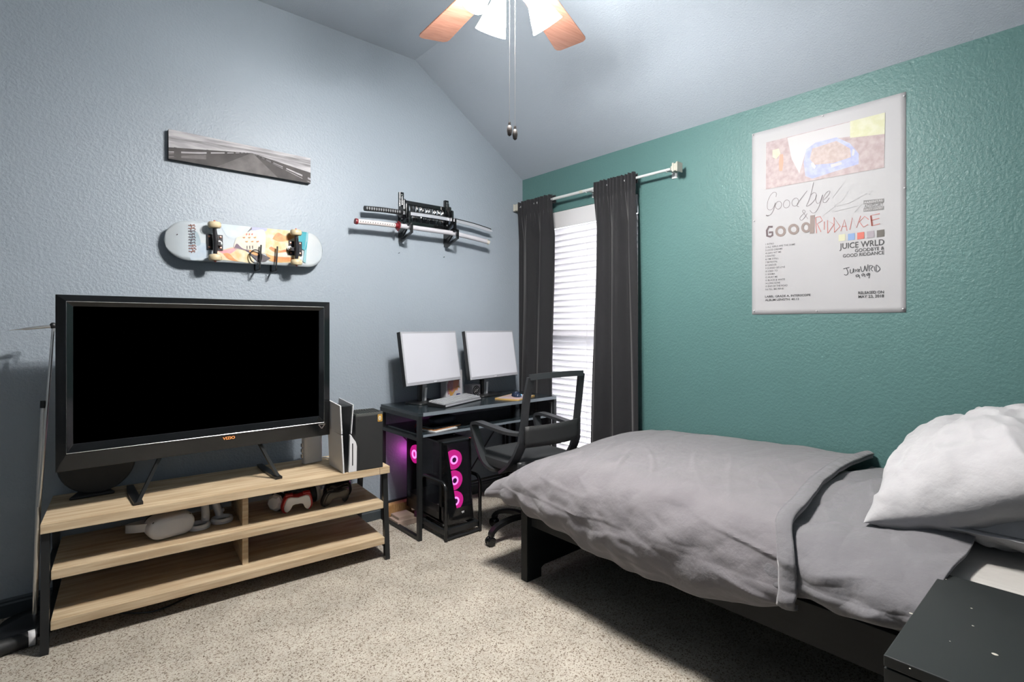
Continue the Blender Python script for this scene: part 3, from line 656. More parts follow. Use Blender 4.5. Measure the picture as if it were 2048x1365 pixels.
def gamepad(name, lbl, loc, rot, ms, mb, group=None):
    t = thing(name, lbl, 'gamepad', loc, 0, group); t.rotation_euler = rot
    half = [(0, .030), (.022, .034), (.045, .038), (.062, .030), (.072, .005), (.078, -.03), (.072, -.056), (.058, -.062), (.046, -.045), (.036, -.022), (.018, -.014), (0, -.014)]
    pl = half + [(-x, y) for x, y in reversed(half[1:-1])]
    pl = [(p.x, p.y) for p in smoothline([Vector((x, y, 0)) for x, y in pl + [pl[0]]], 3)][:-1]
    def sh(s_, z):
        return [(x * s_, y * s_ + (1 - s_) * .0, z) for x, y in pl]
    st_ = [(.80, -.021), (.92, -.017), (1, -.005), (1, .004), (.95, .012), (.84, .017)]
    for lv, nm, m_ in (([(.70, -.0235), (.80, -.022), (.84, -.016)], 'back_shell', mb), (st_[1:], 'front_shell', ms)):
        pass; vs = sum([sh(*q) for q in lv], []); k = len(pl); fs = [tuple(range(k))[::-1], tuple(range(len(vs) - k, len(vs)))]
        for i in range(len(lv) - 1):
            for j in range(k): fs.append((i * k + j, i * k + (j + 1) % k, (i + 1) * k + (j + 1) % k, (i + 1) * k + j))
        obj(nm, G().add(vs, fs), m_, t, smooth=True)
    for x, y in ((-.042, .012), (.020, -.006)):
        obj('thumbstick', G().lathe([(.007, 0), (.005, .010), (.0095, .012), (.007, .016), (0, .015)], (x, y, .015), 16), m_black, t, smooth=True)
    g = G()
    for a in range(4): g.lathe([(0, 0), (.0045, 0), (.004, .003), (0, .004)], (.044 + .010 * math.cos(a * math.pi / 2), .013 + .010 * math.sin(a * math.pi / 2), .016), 10)
    g.box((-.028, -.009, .015), (-.012, -.004, .019)).box((-.0225, -.0145, .015), (-.0175, .0015, .019)); obj('buttons', g, m_blackmatte, t)
    for q in (-1, 1): obj('shoulder_button', G().box((q * .042 - .018, .030, -.012), (q * .042 + .018, .043, .008)), ms, t, bevel=.004)
    return t
mrd = mat('red_plastic', (.45, .015, .02), .35); mbk = mat('satin_black_plastic', (.02, .02, .022), .28); mcm = mat('grey_mottled_plastic', (.09, .10, .10), .45, var=(70, (.02, .02, .02), .45, .55))
gamepad('gamepad', 'red gamepad with white back on the middle shelf', (.925, 2.745, ZS + .0625), (R(72), R(0), R(172)), mrd, m_white)
gamepad('gamepad', 'black gamepad standing at the front right of the middle shelf', (1.115, 2.715, ZS + .061), (R(66), R(0), R(184)), mbk, mbk)
gamepad('gamepad', 'dark gamepad lying behind the front black one on the middle shelf', (1.165, 2.81, ZS + .066), (R(70), R(0), R(170)), mbk, mbk)
gamepad('gamepad', 'dark mottled gamepad tucked behind the red one', (.965, 2.86, ZS + .07), (R(75), R(0), R(186)), mcm, mcm)
hp_ = thing('headphones', 'black gaming headphones with pale ear cups lying around the gamepads', 'headphones', (.93, 2.86, ZS), 0)
for x, y, a in ((-.095, -.045, -.55), (.135, -.02, .25)):
    ax = Vector((-1 if x < 0 else 1, -.75 if x < 0 else -.15, .05)).normalized()
    e = obj('ear_cup', G().lathe([(.0, .014), (.030, .012), (.042, .0), (.045, -.012), (.0, -.013)], (x, y, .047), 8 if x < 0 else 24, axis=ax), m_white, hp_)
    obj('ear_cushion', G().lathe([(.040, 0), (.046, -.006), (.046, -.026), (.038, -.034), (.02, -.034)], Vector((x, y, .047)) - ax * .012, 24, axis=ax), m_blackmatte, e, smooth=True)
obj('headband', G().strap(smoothline([(-.09, -.03, .08), (-.07, .03, .12), (.02, .08, .13), (.11, .05, .12), (.13, -.005, .085)], 6), (0, .4, -1), .03, .012), m_blackmatte, hp_, smooth=True)

# ---- under and beside the stand
tag(obj('power_cable', G().tube(smoothline([(.2, 2.80, .03), (.33, 2.77, .008), (.52, 2.84, .008), (.68, 2.78, .05), (.8, 2.86, .075)], 8), .0035, 8), m_black, smooth=True), 'black cable hanging below the bottom shelf of the stand', 'cable')
fl = thing('floor_lamp', 'thin silver floor lamp pole with tapering side arm behind the television', 'floor lamp', (-.075, 2.99, 0))
obj('base', G().lathe([(.0, .0), (.125, .0), (.127, .012), (.11, .03), (.03, .045), (0, .046)], n=40), mat('black_gloss_base', (.02, .02, .022), .2), fl, smooth=True)
obj('pole', G().tube([(0, 0, .04), (.012, 0, .55), (.028, 0, .93)], .0095, 14), m_silver, fl, smooth=True)
obj('pole', G().tube([(.014, -.012, .5), (.04, -.008, .94), (.06, 0, 1.27)], .0065, 12), m_silver, fl, smooth=True)
obj('pole_joint', G().tube([(.027, 0, .915), (.0285, 0, .945)], .012, 14), m_blackmetal, fl, smooth=True)
ar_ = obj('arm', G().tube([(.064, 0, 1.262), (.045, 0, 1.262), (-.03, 0, 1.252), (-.045, 0, 1.25), (-.078, 0, 1.246)], [.009, .0075, .0055, .0022, .0008], 12), m_silver, fl, smooth=True)
obj('arm_joint', G().blob((.058, 0, 1.265), .012, .012, .014), m_blackmetal, ar_, smooth=True)
rl = thing('black_roll', 'dark rolled case with a small white label beside the stand leg', 'case', (-.14, 2.80, 0), R(6))
obj('body', G().tube([(-.12, 0, .03), (.075, 0, .03)], .029, 20), m_blackmatte, rl, smooth=True)
obj('paper_label', G().tube([(.05, 0, .03), (.07, 0, .03)], .0297, 20), m_white, rl, smooth=True)

# ================================================================== DESK
dk = thing('desk', 'black computer desk with a lower shelf and square metal legs', 'desk', (1.59, 2.665, 0))
DW, DD = 1.15, .475
obj('desk_top', G().box((.0, .0, .728), (DW, DD, .75)), m_deskwood, dk, bevel=.0015)
obj('front_edging', G().box((.03, -.0018, .7285), (DW - .002, .001, .7495)), m_deskedge, dk)
lsh = obj('lower_shelf', G().box((.022, .0, .605), (DW - .022, DD - .03, .62)), m_deskwood, dk, bevel=.0015)
obj('shelf_edging', G().box((.03, -.0018, .6055), (DW - .03, .001, .6195)), m_deskedge, lsh)
for x in (0, DW - .024):
    g = G()
    for y in (0, DD - .024): g.box((x, y, 0), (x + .024, y + .024, .728))
    g.box((x, .024, .705), (x + .024, DD - .024, .728)).box((x, .024, .585), (x + .024, DD - .024, .605)).box((x, .024, .005), (x + .024, DD - .024, .022))
    obj('leg_frame', g, m_blackmetal, dk)
obj('rear_rail', G().box((.024, DD - .02, .585), (DW - .024, DD - .004, .605)).box((.024, DD - .02, .10), (DW - .024, DD - .004, .11)), m_blackmetal, dk)
for x in (1.028, 1.066): obj('rear_post', G().box((x, DD - .02, .0), (x + .014, DD - .006, .605)), m_blackmetal, dk)
obj('brace', G().tube([(1.03, DD - .015, .56), (.60, DD - .015, .06)], .005, 8), m_blackmetal, dk); obj('brace', G().tube([(.12, DD - .012, .56), (.58, DD - .012, .06)], .005, 8), m_blackmetal, dk)

def monitor(lbl, c, yaw, base):
    t = thing('monitor', lbl, 'monitor', (c[0], c[1], .75), yaw)
    M = Matrix.Translation((0, 0, .305)) @ Matrix.Rotation(R(-9), 4, 'X')
    g = G(); g.X = M; g.box((-.268, .0, -.172), (.268, .03, .172)); obj('panel_housing', g, m_black, t, bevel=.003)
    g = G(); g.X = M; g.box((-.266, -.003, -.170), (.268, .001, .172)); bz_ = obj('bezel', g, mat('silver_grey_bezel', (.50, .51, .55), .4), t)
    g = G(); g.X = M; g.box((-.255, -.0045, -.152), (.258, -.001, .160)); obj('screen', g, mat('pale_glow_screen', (.45, .45, .48), .35, emit=((.80, .82, .90), .34)), t)  # screen's pale sheen put in as grey with a weak added glow
    g = G(); g.X = M; g.box((-.014, -.0045, -.165), (.014, -.003, -.158)); obj('maker_badge', g, mat('bright_badge', (.85, .87, .9), .3), bz_)
    bx, by = base
    obj('stand_column', G().box((bx - .034, by - .008, .01), (bx + .034, by + .018, .33)), m_black, t, bevel=.004)
    obj('column_face', G().add([(bx - .018, by - .012, .01), (bx + .026, by - .012, .01), (bx + .020, by - .012, .30), (bx - .008, by - .012, .30)], [(0, 1, 2, 3)]).box((bx - .001, by - .011, .012), (bx + .022, by - .009, .3)), mat('pewter_plastic', (.16, .175, .19), .35, metal=.3), t)
    obj('column_chrome', G().prism([(0, 0), (.016, 0), (.026, .085), (.002, .085)], (bx + .004, by - .0125, .012), (1, 0, 0), (0, 0, 1), .002), mat('bright_badge', (.85, .87, .9), .3), t)
    obj('stand_base', G().prism(rrect(.24, .17, .05), (bx, by - .01, .0), (1, 0, 0), (0, 1, 0), .010), m_black, t, bevel=.003)
monitor('pale screened monitor at the left end of the desk, nearer the television', (1.872, 2.965), R(15.5), (-.012, .075))
monitor('pale screened monitor beside the curtain at the window end of the desk', (2.40, 2.985), R(11), (-.005, .075))

kb = thing('keyboard', 'black keyboard with pale keys in front of the left monitor', 'keyboard', (1.985, 2.86, .75), R(20.5))
KW, KD = .425, .135
obj('case', G().add([(-KW / 2, -KD / 2, .002), (KW / 2, -KD / 2, .002), (KW / 2, KD / 2, .002), (-KW / 2, KD / 2, .002), (-KW / 2, -KD / 2, .018), (KW / 2, -KD / 2, .018), (KW / 2, KD / 2, .03), (-KW / 2, KD / 2, .03)], [(0, 3, 2, 1), (4, 5, 6, 7), (0, 1, 5, 4), (1, 2, 6, 5), (2, 3, 7, 6), (3, 0, 4, 7)]), m_black, kb, bevel=.002)
obj('front_strip', G().box((-KW / 2 + .01, -KD / 2 - .0012, .006), (KW / 2 - .004, -KD / 2 + .001, .0185)), mat('silver_grey_bezel', (.5, .51, .55), .4), kb)
g = G(); r0 = 6
for j in range(6):
    y = -KD / 2 + .010 + j * .0205; z = .019 + .012 * (j / 6)
    x = -KW / 2 + .008
    while x < KW / 2 - .012:
        wk = .0165
        if j == 0 and -.12 < x < .0: wk = .11
        if .135 < x + KW / 2 - 0 < .0: wk = .0
        if not (.068 < x < .078 or .13 < x < .137): g.box((x, y, z), (x + wk, y + .0165, z + .009))
        x += wk + .0026
obj('keys', g, mat('pale_keycaps', (.55, .57, .60), .4), kb, kind='stuff')
mp_ = thing('mouse_pad', 'small pad with yellow edge under the mouse', 'mouse pad', (2.455, 2.795, .75), R(22))
obj('pad', G().prism(rrect(.27, .19, .01), (0, 0, 0), (1, 0, 0), (0, 1, 0), .008), mat('yellow_orange_edge', (.62, .40, .12), .6), mp_)
obj('printed_top', G().prism(rrect(.245, .165, .008), (0, 0, .008), (1, 0, 0), (0, 1, 0), .0006), mat('pad_print', (.52, .48, .55), .5, var=(9, (.62, .42, .38), .4, .6)), mp_)
ms_ = thing('mouse', 'dark computer mouse with blue glow on the pad', 'mouse', (2.47, 2.80, .7588), R(62))
obj('body', G().add([(x * .062, y * .034, max(0, z) * .036 * (1 - .25 * x)) for x, y, z in [(math.cos(b) * math.cos(a), math.cos(b) * math.sin(a), math.sin(b)) for b in [i * math.pi / 16 for i in range(9)] for a in [j * math.pi / 12 for j in range(24)]]],
    [(i * 24 + j, i * 24 + (j + 1) % 24, (i + 1) * 24 + (j + 1) % 24, (i + 1) * 24 + j) for i in range(8) for j in range(24)] + [tuple(range(24))[::-1]]), mat('navy_gloss_plastic', (.02, .035, .08), .2), ms_, smooth=True)
obj('light_strip', G().tube([(.048 * math.cos(a), .0335 * math.sin(a) * 1.0 - .001, .011) for a in [math.pi * (1.1 + .8 * i / 12) for i in range(13)]], .0022, 8), mat('blue_glow', (.1, .4, .9), .5, emit=((.15, .5, 1), 2.5)), ms_)
bxp = thing('figure_box', 'white display box with pink and orange print behind the keyboard', 'box', (2.115, 3.095, .75), R(6))
obj('carton', G().box((-.075, -.03, 0), (.075, .03, .195)), mat('white_card', (.62, .60, .64), .5), bxp, bevel=.002)
g = G()
def bq(pts, m, l): g.add([(x, -.0305 - l * .0003, z) for x, z in pts], [tuple(range(len(pts)))], m)
bq([(-.06, .03), (-.02, .03), (.035, .09), (.05, .16), (.02, .185), (-.03, .17), (-.065, .10)], mat('print_rose', (.45, .16, .22), .5, var=(30, (.62, .34, .36), .35, .65)), 1)
bq([(-.015, .06), (.03, .05), (.045, .12), (.02, .15), (-.01, .12)], mat('print_coral', (.75, .28, .20), .5), 2); bq([(-.04, .02), (-.02, .02), (.03, .075), (.05, .07), (.035, .09), (-.02, .04), (-.055, .075)], mat('print_ochre', (.62, .33, .08), .5), 3); bq([(.0, .0), (.07, .0), (.05, .03), (.02, .03)], mat('print_navy', (.04, .05, .22), .5), 4)
obj('printed_front', g, None, bxp)
ssp = thing('desk_cube', 'small silver cube with a round black front between the monitors', 'speaker', (2.285, 3.075, .75), R(8))
obj('housing', G().box((-.042, -.04, 0), (.042, .035, .085)), mat('grey_box_card', (.42, .41, .44), .45), ssp, bevel=.003)
g = G().lathe([(.0, .001), (.034, .001), (.036, 0), (.036, -.002)], (0, -.040, .042), 30, m=m_black, axis=(0, -1, 0))
for r_ in (.026, .012): g.tube([(r_ * math.cos(a), -.0415, .042 + r_ * math.sin(a)) for a in [i * math.pi / 10 for i in range(20)]], .0012, 6, m=m_silver, closed=True)
g.strap([(-.02, -.0418, .03), (.02, -.0418, .055)], (0, 0, 1), .006, .001, m_silver); obj('round_front', g, None, ssp)
# lower shelf clutter
ph = thing('tablet', 'dark tablet with orange edge on the lower shelf of the desk', 'tablet', (1.82, 2.80, .62), R(12))
obj('slab', G().prism(rrect(.24, .16, .012), (0, 0, .012), (1, 0, 0), (0, 1, 0), .01), m_gloss, ph, bevel=.002); obj('orange_cover', G().prism(rrect(.24, .16, .012), (0, 0, .006), (1, 0, 0), (0, 1, 0), .006), mat('orange_cover', (.5, .2, .06), .5), ph); obj('papers', G().box((-.13, -.10, 0), (.06, .04, .0055)), m_white, ph)
dc = thing('small_case', 'rounded dark case on top of the tablet under the desk top', 'case', (1.85, 2.81, .642), R(12))
obj('body', G().blob((0, 0, .025), .10, .05, .025, e=.6), mat('navy_dark_cloth', (.02, .025, .05), .6), dc, smooth=True)
tag(obj('red_clip', G().tube(smoothline([(1.68, 2.86, .628), (1.70, 2.87, .648), (1.715, 2.865, .632), (1.70, 2.855, .628)], 4), .004, 8), m_red, smooth=True), 'tiny red clip at the left end of the lower desk shelf', 'clip')
obj('knob', G().blob((1.862 - 1.59, .035, .592), .010, .010, .0125), m_black, dk, smooth=True)

# ================================================================== PC TOWER AND ITS CART
pc = thing('pc_tower', 'black computer tower with glass panels and glowing pink fans', 'computer', (1.825, 2.575, .085))
PW, PD, PH = .205, .46, .485; hx_ = PW / 2
g = G().box((-hx_, .015, 0), (-hx_ + .012, PD, .02)).box((-hx_, PD - .012, 0), (hx_, PD, PH)).box((-hx_, .06, PH - .012), (hx_, PD, PH)).box((-hx_, .03, 0), (hx_, PD, .10)).box((hx_ - .008, .03, 0), (hx_, PD, PH)).box((-hx_, .05, 0), (-hx_ + .02, .08, PH)).box((-hx_, .055, 0), (hx_, .062, PH))
obj('chassis', g, m_black, pc, bevel=.002)
smoke = mat('smoked_glass', (.03, .03, .04), .03, spec=.6, alpha=.30)
obj('side_glass', G().box((-hx_ - .003, .075, .06), (-hx_, PD - .01, PH - .008)), smoke, pc)
fr = G()
fr.prism([(-hx_, .10), (-hx_ + .03, .0), (hx_ - .02, .0), (hx_, .09), (hx_, .0), (hx_ + .0, -.0)], (0, .0, 0), (1, 0, 0), (0, 0, 1), 0)
fr = G().add([(-hx_, .05, PH), (hx_, .05, PH), (hx_, .05, 0), (-hx_, .05, 0), (-hx_ + .012, .012, PH - .01), (hx_ - .035, .012, PH - .01), (hx_ - .02, -.005, .09), (-hx_ + .07, -.005, .09), (-hx_ + .02, .0, .0), (hx_ - .005, -.0, .0)],
    [(3, 8, 7, 4, 0), (1, 5, 6, 9, 2), (0, 4, 5, 1), (7, 8, 9, 6), (8, 3, 2, 9)])
obj('front_frame', fr, m_gloss, pc)
obj('front_glass', G().add([(-hx_ + .012, .012, PH - .01), (hx_ - .035, .012, PH - .01), (hx_ - .02, -.005, .09), (-hx_ + .07, -.005, .09)], [(0, 1, 2, 3)]), smoke, pc, solid=.003)
for i, (fx, fz) in enumerate(((-.03, .372), (-.026, .247), (-.020, .122))):
    f = obj('fan', G().lathe([(.0, 0), (.056, 0), (.058, .006), (.058, .02), (0, .02)], (fx, .046, fz), 36, axis=(0, -1, 0)), m_pink, pc, smooth=True)
    obj('light_ring', G().tube([(fx + .021 * math.cos(a), .024, fz + .021 * math.sin(a)) for a in [k * math.pi / 14 for k in range(28)]], .0055, 10, closed=True), m_pinkring, f, smooth=True)
    obj('hub', G().lathe([(0, 0), (.016, 0), (.016, .003), (0, .004)], (fx, .026, fz), 24, axis=(0, -1, 0)), mat('plum_hub', (.12, .02, .15), .4), f)
f = obj('fan', G().lathe([(0, 0), (.058, 0), (.058, .012), (0, .012)], (-hx_ + .02, PD - .085, .352), 36, axis=(-1, 0, 0)), m_pink, pc, smooth=True)
obj('light_ring', G().tube([(-hx_ + .006, PD - .085 + .023 * math.cos(a), .352 + .023 * math.sin(a)) for a in [k * math.pi / 14 for k in range(28)]], .0055, 10, closed=True), m_pinkring, f, smooth=True)
obj('motherboard', G().box((hx_ - .02, .08, .12), (hx_ - .008, PD - .02, PH - .02)).box((-.02, .10, .17), (hx_ - .02, PD - .10, .21)).lathe([(0, 0), (.03, 0), (.03, .03), (0, .03)], (hx_ - .03, .25, .33), 20, axis=(-1, 0, 0)), mat('dark_circuit', (.03, .02, .03), .4), pc)
obj('motherboard_light', G().box((-.021, .12, .205), (-.019, .30, .209)).lathe([(0, 0), (.008, 0), (0, .002)], (hx_ - .061, .25, .33), 12, axis=(-1, 0, 0)), m_pinkdim, pc)
g = G(); text = [(-.012, .006), (-.006, .014), (.004, .014), (.012, .008), (.006, .006), (.010, -.002), (.002, .002), (-.002, -.004), (-.006, .003)]
g.add([(.015 + x, -.0035 + (.0), .052 + z) for x, z in text], [tuple(range(len(text)))]); obj('maker_emblem', g, m_white, pc)
g = G().blob((hx_ - .01, .03, PH + .002), .008, .008, .003); obj('power_button', g, m_red, pc, smooth=True)
g = G()
for x in (-hx_ + .02, hx_ - .02):
    for y in (.05, PD - .05): g.lathe([(0, 0), (.014, 0), (.012, -.018), (0, -.018)], (x, y, .0), 14)
obj('foot', g, m_silver, pc)
light('POINT', 'tower_led_light', (1.79, 3.09, .42), .22, (1, .12, .75), shadow_soft_size=.03)
ca = thing('tower_cart', 'black tube metal stand holding the computer tower off the carpet', 'stand', (1.832, 2.56, 0))
for s_, x in ((-1, -.122), (1, .128)):
    obj('side_hoop', G().tube([(x, 0, 0), (x, 0, .20)] + arc((x, .05, .29), .05, 180, 90, 6, (0, 1, 0), (0, 0, 1)) + arc((x, .22, .29), .05, 90, 0, 6, (0, 1, 0), (0, 0, 1)) + [(x, .27, 0)], .0105, 12), mat('gloss_black_tube', (.012, .013, .014), .22), ca, smooth=True)
obj('platform', G().box((-.115, .0, .035), (.12, .03, .065)).box((-.115, .24, .035), (.12, .27, .065)).box((-.122, .0, .03), (-.105, .27, .062)).box((.11, 0, .03), (.128, .27, .062)), m_blackmetal, ca, bevel=.002)
obj('front_bar', G().tube([(-.12, .0, .012), (.126, .0, .012)], .008, 10), m_blackmetal, ca, smooth=True)
tag(obj('wooden_block', G().box((1.60, 2.93, 0), (1.74, 3.05, .035)), mat('pale_pine', (.52, .40, .33), .6, var=(8, (.40, .30, .24), .35, .65, (1, 12, 12))), bevel=.002), 'lower pale wooden board on the carpet behind the desk leg', 'wood block')
tag(obj('wooden_block', G().box((1.62, 2.955, .035), (1.73, 3.06, .052)), MT['pale_pine'], bevel=.002), 'thin pale wooden board lying on top of the lower board', 'wood block')
tag(obj('wooden_block', G().box((1.60, 3.07, 0), (1.80, 3.12, .10)), mat('orange_pine', (.55, .33, .14), .55, var=(10, (.40, .2, .07), .35, .65, (12, 1, 4))), bevel=.002), 'orange pine block standing against the grey wall under the desk', 'wood block')

# ================================================================== OFFICE CHAIR
chr_ = thing('office_chair', 'black office chair with open mesh back facing the desk', 'chair', (2.125, 2.315, 0), R(-2))
obj('seat', G().blob((0, .02, .475), .235, .235, .042, e=.45, nu=40, nv=14), mat('black_seat_fabric', (.022, .025, .028), .8, bump=(500, .3, .001)), chr_, smooth=True)
mch = mat('dark_grey_nylon', (.035, .038, .042), .42)
def bk(x, z): return (x, -.19 - .06 * (z - .5) / .5 * 1.2, z)
for s_ in (-1, 1):
    obj('back_upright', G().strap(smoothline([(s_ * .195, -.262, .985), (s_ * .205, -.235, .85), (s_ * .205, -.215, .70), (s_ * .215, -.20, .60), (s_ * .225, -.14, .50), (s_ * .215, -.04, .43)], 6), (1, 0, 0), [.045] * 12 + [.052] * 6 + [.062] * 6 + [.06] * 7, .016), mch, chr_, smooth=True)
obj('top_rail', G().strap(smoothline([(-.205, -.263, .985), (-.1, -.275, .99), (.1, -.275, .99), (.205, -.263, .985)], 5), (0, .1, 1), .032, .016), mch, chr_, smooth=True)
obj('lumbar_band', G().grid(lambda u, v: ((u - .5) * .41, -.225 - .03 * math.sin(math.pi * u), .60 + .115 * v), 16, 4), m_blackmatte, chr_, smooth=True, solid=.012)
obj('rear_band', G().grid(lambda u, v: ((u - .5) * .43, -.17 - .04 * math.sin(math.pi * u), .46 + .05 * v), 16, 3), mch, chr_, smooth=True, solid=.012)
obj('mesh_back', G().grid(lambda u, v: ((u - .5) * .40, -.235 - .025 * v - .02 * math.sin(math.pi * u), .70 + .28 * v), 12, 8), mat('sheer_black_mesh', (.02, .02, .025), .9, alpha=.07), chr_, smooth=True)
for s_ in (-1, 1):
    obj('armrest', G().strap(smoothline([(s_ * .215, -.205, .672), (s_ * .24, -.12, .672), (s_ * .25, .05, .685), (s_ * .25, .15, .69), (s_ * .25, .19, .665), (s_ * .245, .16, .58), (s_ * .235, .10, .47), (s_ * .215, .03, .432), (s_ * .16, .0, .430)], 6), (1, 0, 0), .052, .018), mch, chr_, smooth=True)
obj('gas_column', G().tube([(0, 0, .10), (0, 0, .43)], [.026, .022], 16), m_black, chr_, smooth=True)
for k in range(5):
    a = R(103 + 72 * k); dx, dy = math.cos(a), math.sin(a)
    lg = obj('base_leg', G().strap(smoothline([(0, 0, .12), (dx * .10, dy * .10, .125), (dx * .20, dy * .20, .105), (dx * .245, dy * .245, .075), (dx * .25, dy * .25, .055)], 5), (-dy, dx, 0), .036, .022), m_black, chr_, smooth=True)
    for s_ in (-1, 1): obj('caster', G().lathe([(0, 0), (.024, 0), (.027, .004), (.027, .014), (.022, .018), (0, .018)], (dx * .255 + s_ * -dy * .004, dy * .255 + s_ * dx * .004, .027), 22, axis=(-dy * s_, dx * s_, 0)), m_gloss, lg, smooth=True)

# ================================================================== BED
bd = thing('bed_frame', 'black brown wooden bed frame standing against the green wall', 'bed', (1.77, 1.95, 0))
g = G().prism([(-.03, .0), (.07, 0), (.07, .045), (.09, .055), (.9, .055), (.93, .045), (.93, 0), (1.03, 0), (1.03, .38), (-.03, .38)], (0, -.012, 0), (1, 0, 0), (0, 0, 1), .045)
obj('footboard', g, m_bedframe, bd, bevel=.003)
obj('side_rail', G().box((.0, -2.16, .27), (.03, -.05, .40)), m_bedframe, bd, bevel=.002)
obj('side_rail', G().box((.98, -2.16, .27), (1.01, -.05, .40)), m_bedframe, bd, bevel=.002)
obj('headboard', G().box((.0, -2.21, 0), (1.03, -2.16, .95)), m_bedframe, bd, bevel=.003)
obj('slat_base', G().box((.03, -2.15, .30), (.98, -.06, .325)), m_bedframe, bd)
mt_ = thing('mattress', 'mattress with cream fitted sheet showing beside the nightstand', 'mattress', (2.30, .93, .33))
def mf(u, v): pass
obj('mattress_body', G().box((-.50, -1.12, 0), (.49, .95, .265)), m_sheet, mt_, bevel=.05, seg=5)

def sstep(a, b, t): t = max(0, min(1, (t - a) / (b - a))); return t * t * (3 - 2 * t)
def interp(tab, t):
    if t <= tab[0][0]: return tab[0][1]
    for (a, x), (b, y) in zip(tab, tab[1:]):
        if t <= b:
            q = (t - a) / (b - a); return x + (y - x) * q
    return tab[-1][1]
HEM = [(.25, .46), (.35, .45), (.49, .43), (.60, .425), (.75, .40), (.888, .345), (1.08, .305), (1.26, .295), (1.49, .315), (1.67, .345), (1.88, .385), (2.0, .392), (2.1, .375)]
NEAR = [(.2, .635), (.5, .635), (.8, .640), (1.1, .650), (1.5, .650), (1.75, .615), (1.92, .56), (2.02, .50), (2.08, .455)]
FAR = [(.2, .62), (.66, .632), (1.0, .630), (1.57, .612), (1.8, .600), (1.92, .585), (2.0, .56), (2.05, .50), (2.08, .44)]
def fold(p, s, k): return noise.noise(Vector(p) * s) * k
def cover_point(X, Y, hemz, near, far, s_, puff=0., hx=1.665):
    return None
def cover(u, v, y0, y1, seed, lift=0., wr=1., hemoff=0.):
    """u 0 wall side .. 1 hem on the room side; v 0 head .. 1 foot"""
    Y = y0 + (y1 - y0) * v
    n_, f_ = interp(NEAR, Y) + lift, interp(FAR, Y) + lift
    hz = interp(HEM, Y) + hemoff
    a = .62
    if u < a:
        q = u / a; X = 2.835 + (1.86 - 2.835) * q
        z = f_ + (n_ - f_) * q + .022 * math.sin(math.pi * q)
        ax = 0
    else:
        q = (u - a) / (1 - a)
        th = q * math.pi / 2 * 1.06
        # rounded shoulder then hang
        zm = max(hz + .06, min(.47, n_ - .08))
        if q < .62:
            k = q / .62; X = 1.86 - .20 * math.sin(k * math.pi / 2) ** 1.0; z = n_ + (zm - n_) * (1 - math.cos(k * math.pi / 2)) ** .9
        else:
            k = (q - .62) / .38; X = 1.66 - .012 * math.sin(k * math.pi) + .05 * k * k; z = zm + (hz - zm) * k
    side = sstep(.55, .75, u)
    P = Vector((X * 1.3, Y, seed))
    big = fold((X * .9, Y * .9, seed), 2.2, .016 * wr)
    # long soft wrinkles on the top, running across and diagonally
    w1 = math.sin(9 * (Y + .35 * X) + 5 * fold((X, Y, seed + 2), 1.6, 1)) * fold((X, Y, seed + 7), 1.5, .010 * wr)
    w2 = (abs(fold((X * 1.2 + Y, Y * 3.6, seed + 3), 2.2, 1))) * .007 * wr + fold((X * 6, Y * 11, seed), 1.3, .0016)
    z += (big + w1 + w2) * (1 - side)
    hem = sstep(.78, 1.0, u)
    # side: flat horizontal swags plus short gathers at the hem
    sw = math.sin(34 * (z + .20 * math.sin(2.4 * Y + seed) + .16 * fold((Y, 0, seed), 3, 1))) * .006 * side * (.5 + 1.2 * abs(fold((Y * 2, z * 2, seed), 1.7, 1)))
    rg = (1 - abs(fold((Y * 1.5 + z * 2, z * 9 - Y * 1.2, seed + 4), 1.2, 2))); rg = max(0, rg - .55) ** 1.5 * .038 * side * (.4 + fold((Y * 2, 3, seed), 1, .6))
    rt = (1 - abs(fold((X * .9 + Y * .5, Y * 4.5 - X * 2.2, seed + 6), 1.3, 2))); z += max(0, rt - .6) ** 1.5 * .018 * (1 - side) * (.3 + .7 * sstep(.15, .5, u)) * wr
    gt = math.sin(Y * 46 + 3 * fold((Y, 1, seed), 3, 1)) * .010 * hem * (.3 + 1.2 * sstep(1.25, 1.95, Y))
    cr_ = abs(fold((Y * 5, z * 9, seed + 9), 1.3, 1)) * .010 * side * wr + fold((Y * 14, z * 22, seed), 1.2, .004) * side + rg
    X -= sw + gt + cr_
    z += side * fold((Y * 3, 4, seed), 2.4, .018) * hem
    return X, Y, z
dv = thing('duvet', 'rumpled grey duvet covering the foot of the bed', 'duvet', (2.25, 1.4, .33))
def duv(u, v):
    Y0, Y1 = .70, 2.08
    X, Y, z = cover(u, v, Y0, Y1, 3.3, .012)
    # foot end: pull the overhanging end down, corner droops outward
    e = sstep(.93, 1.0, v); 
    if e > 0:
        Y = Y - .0 * e; z -= .02 * e * (u < .6)
        z += .008 * math.sin(X * 60) * e
    c_ = sstep(.86, 1.0, v) * sstep(.62, 1.0, u)
    X -= .005 * c_; Y += .012 * c_
    if u > .62: z = z + (.42 - z) * .25 * sstep(.92, 1, v) * sstep(.62, 1, u)
    # at the head end the cover curves back and its edge swings toward the wall side
    b = 1 - sstep(0, .35, v)
    Y += b * (.03 - .06 * sstep(.40, .66, u) - .05 * sstep(.66, .8, u) + .01 * math.sin(u * 11) + .02 * sstep(.85, 1, u))
    return (X - 2.25, Y - 1.4, z - .33)
obj('cover', G().grid(duv, 260, 300), m_duvet, dv, smooth=True, solid=.012)
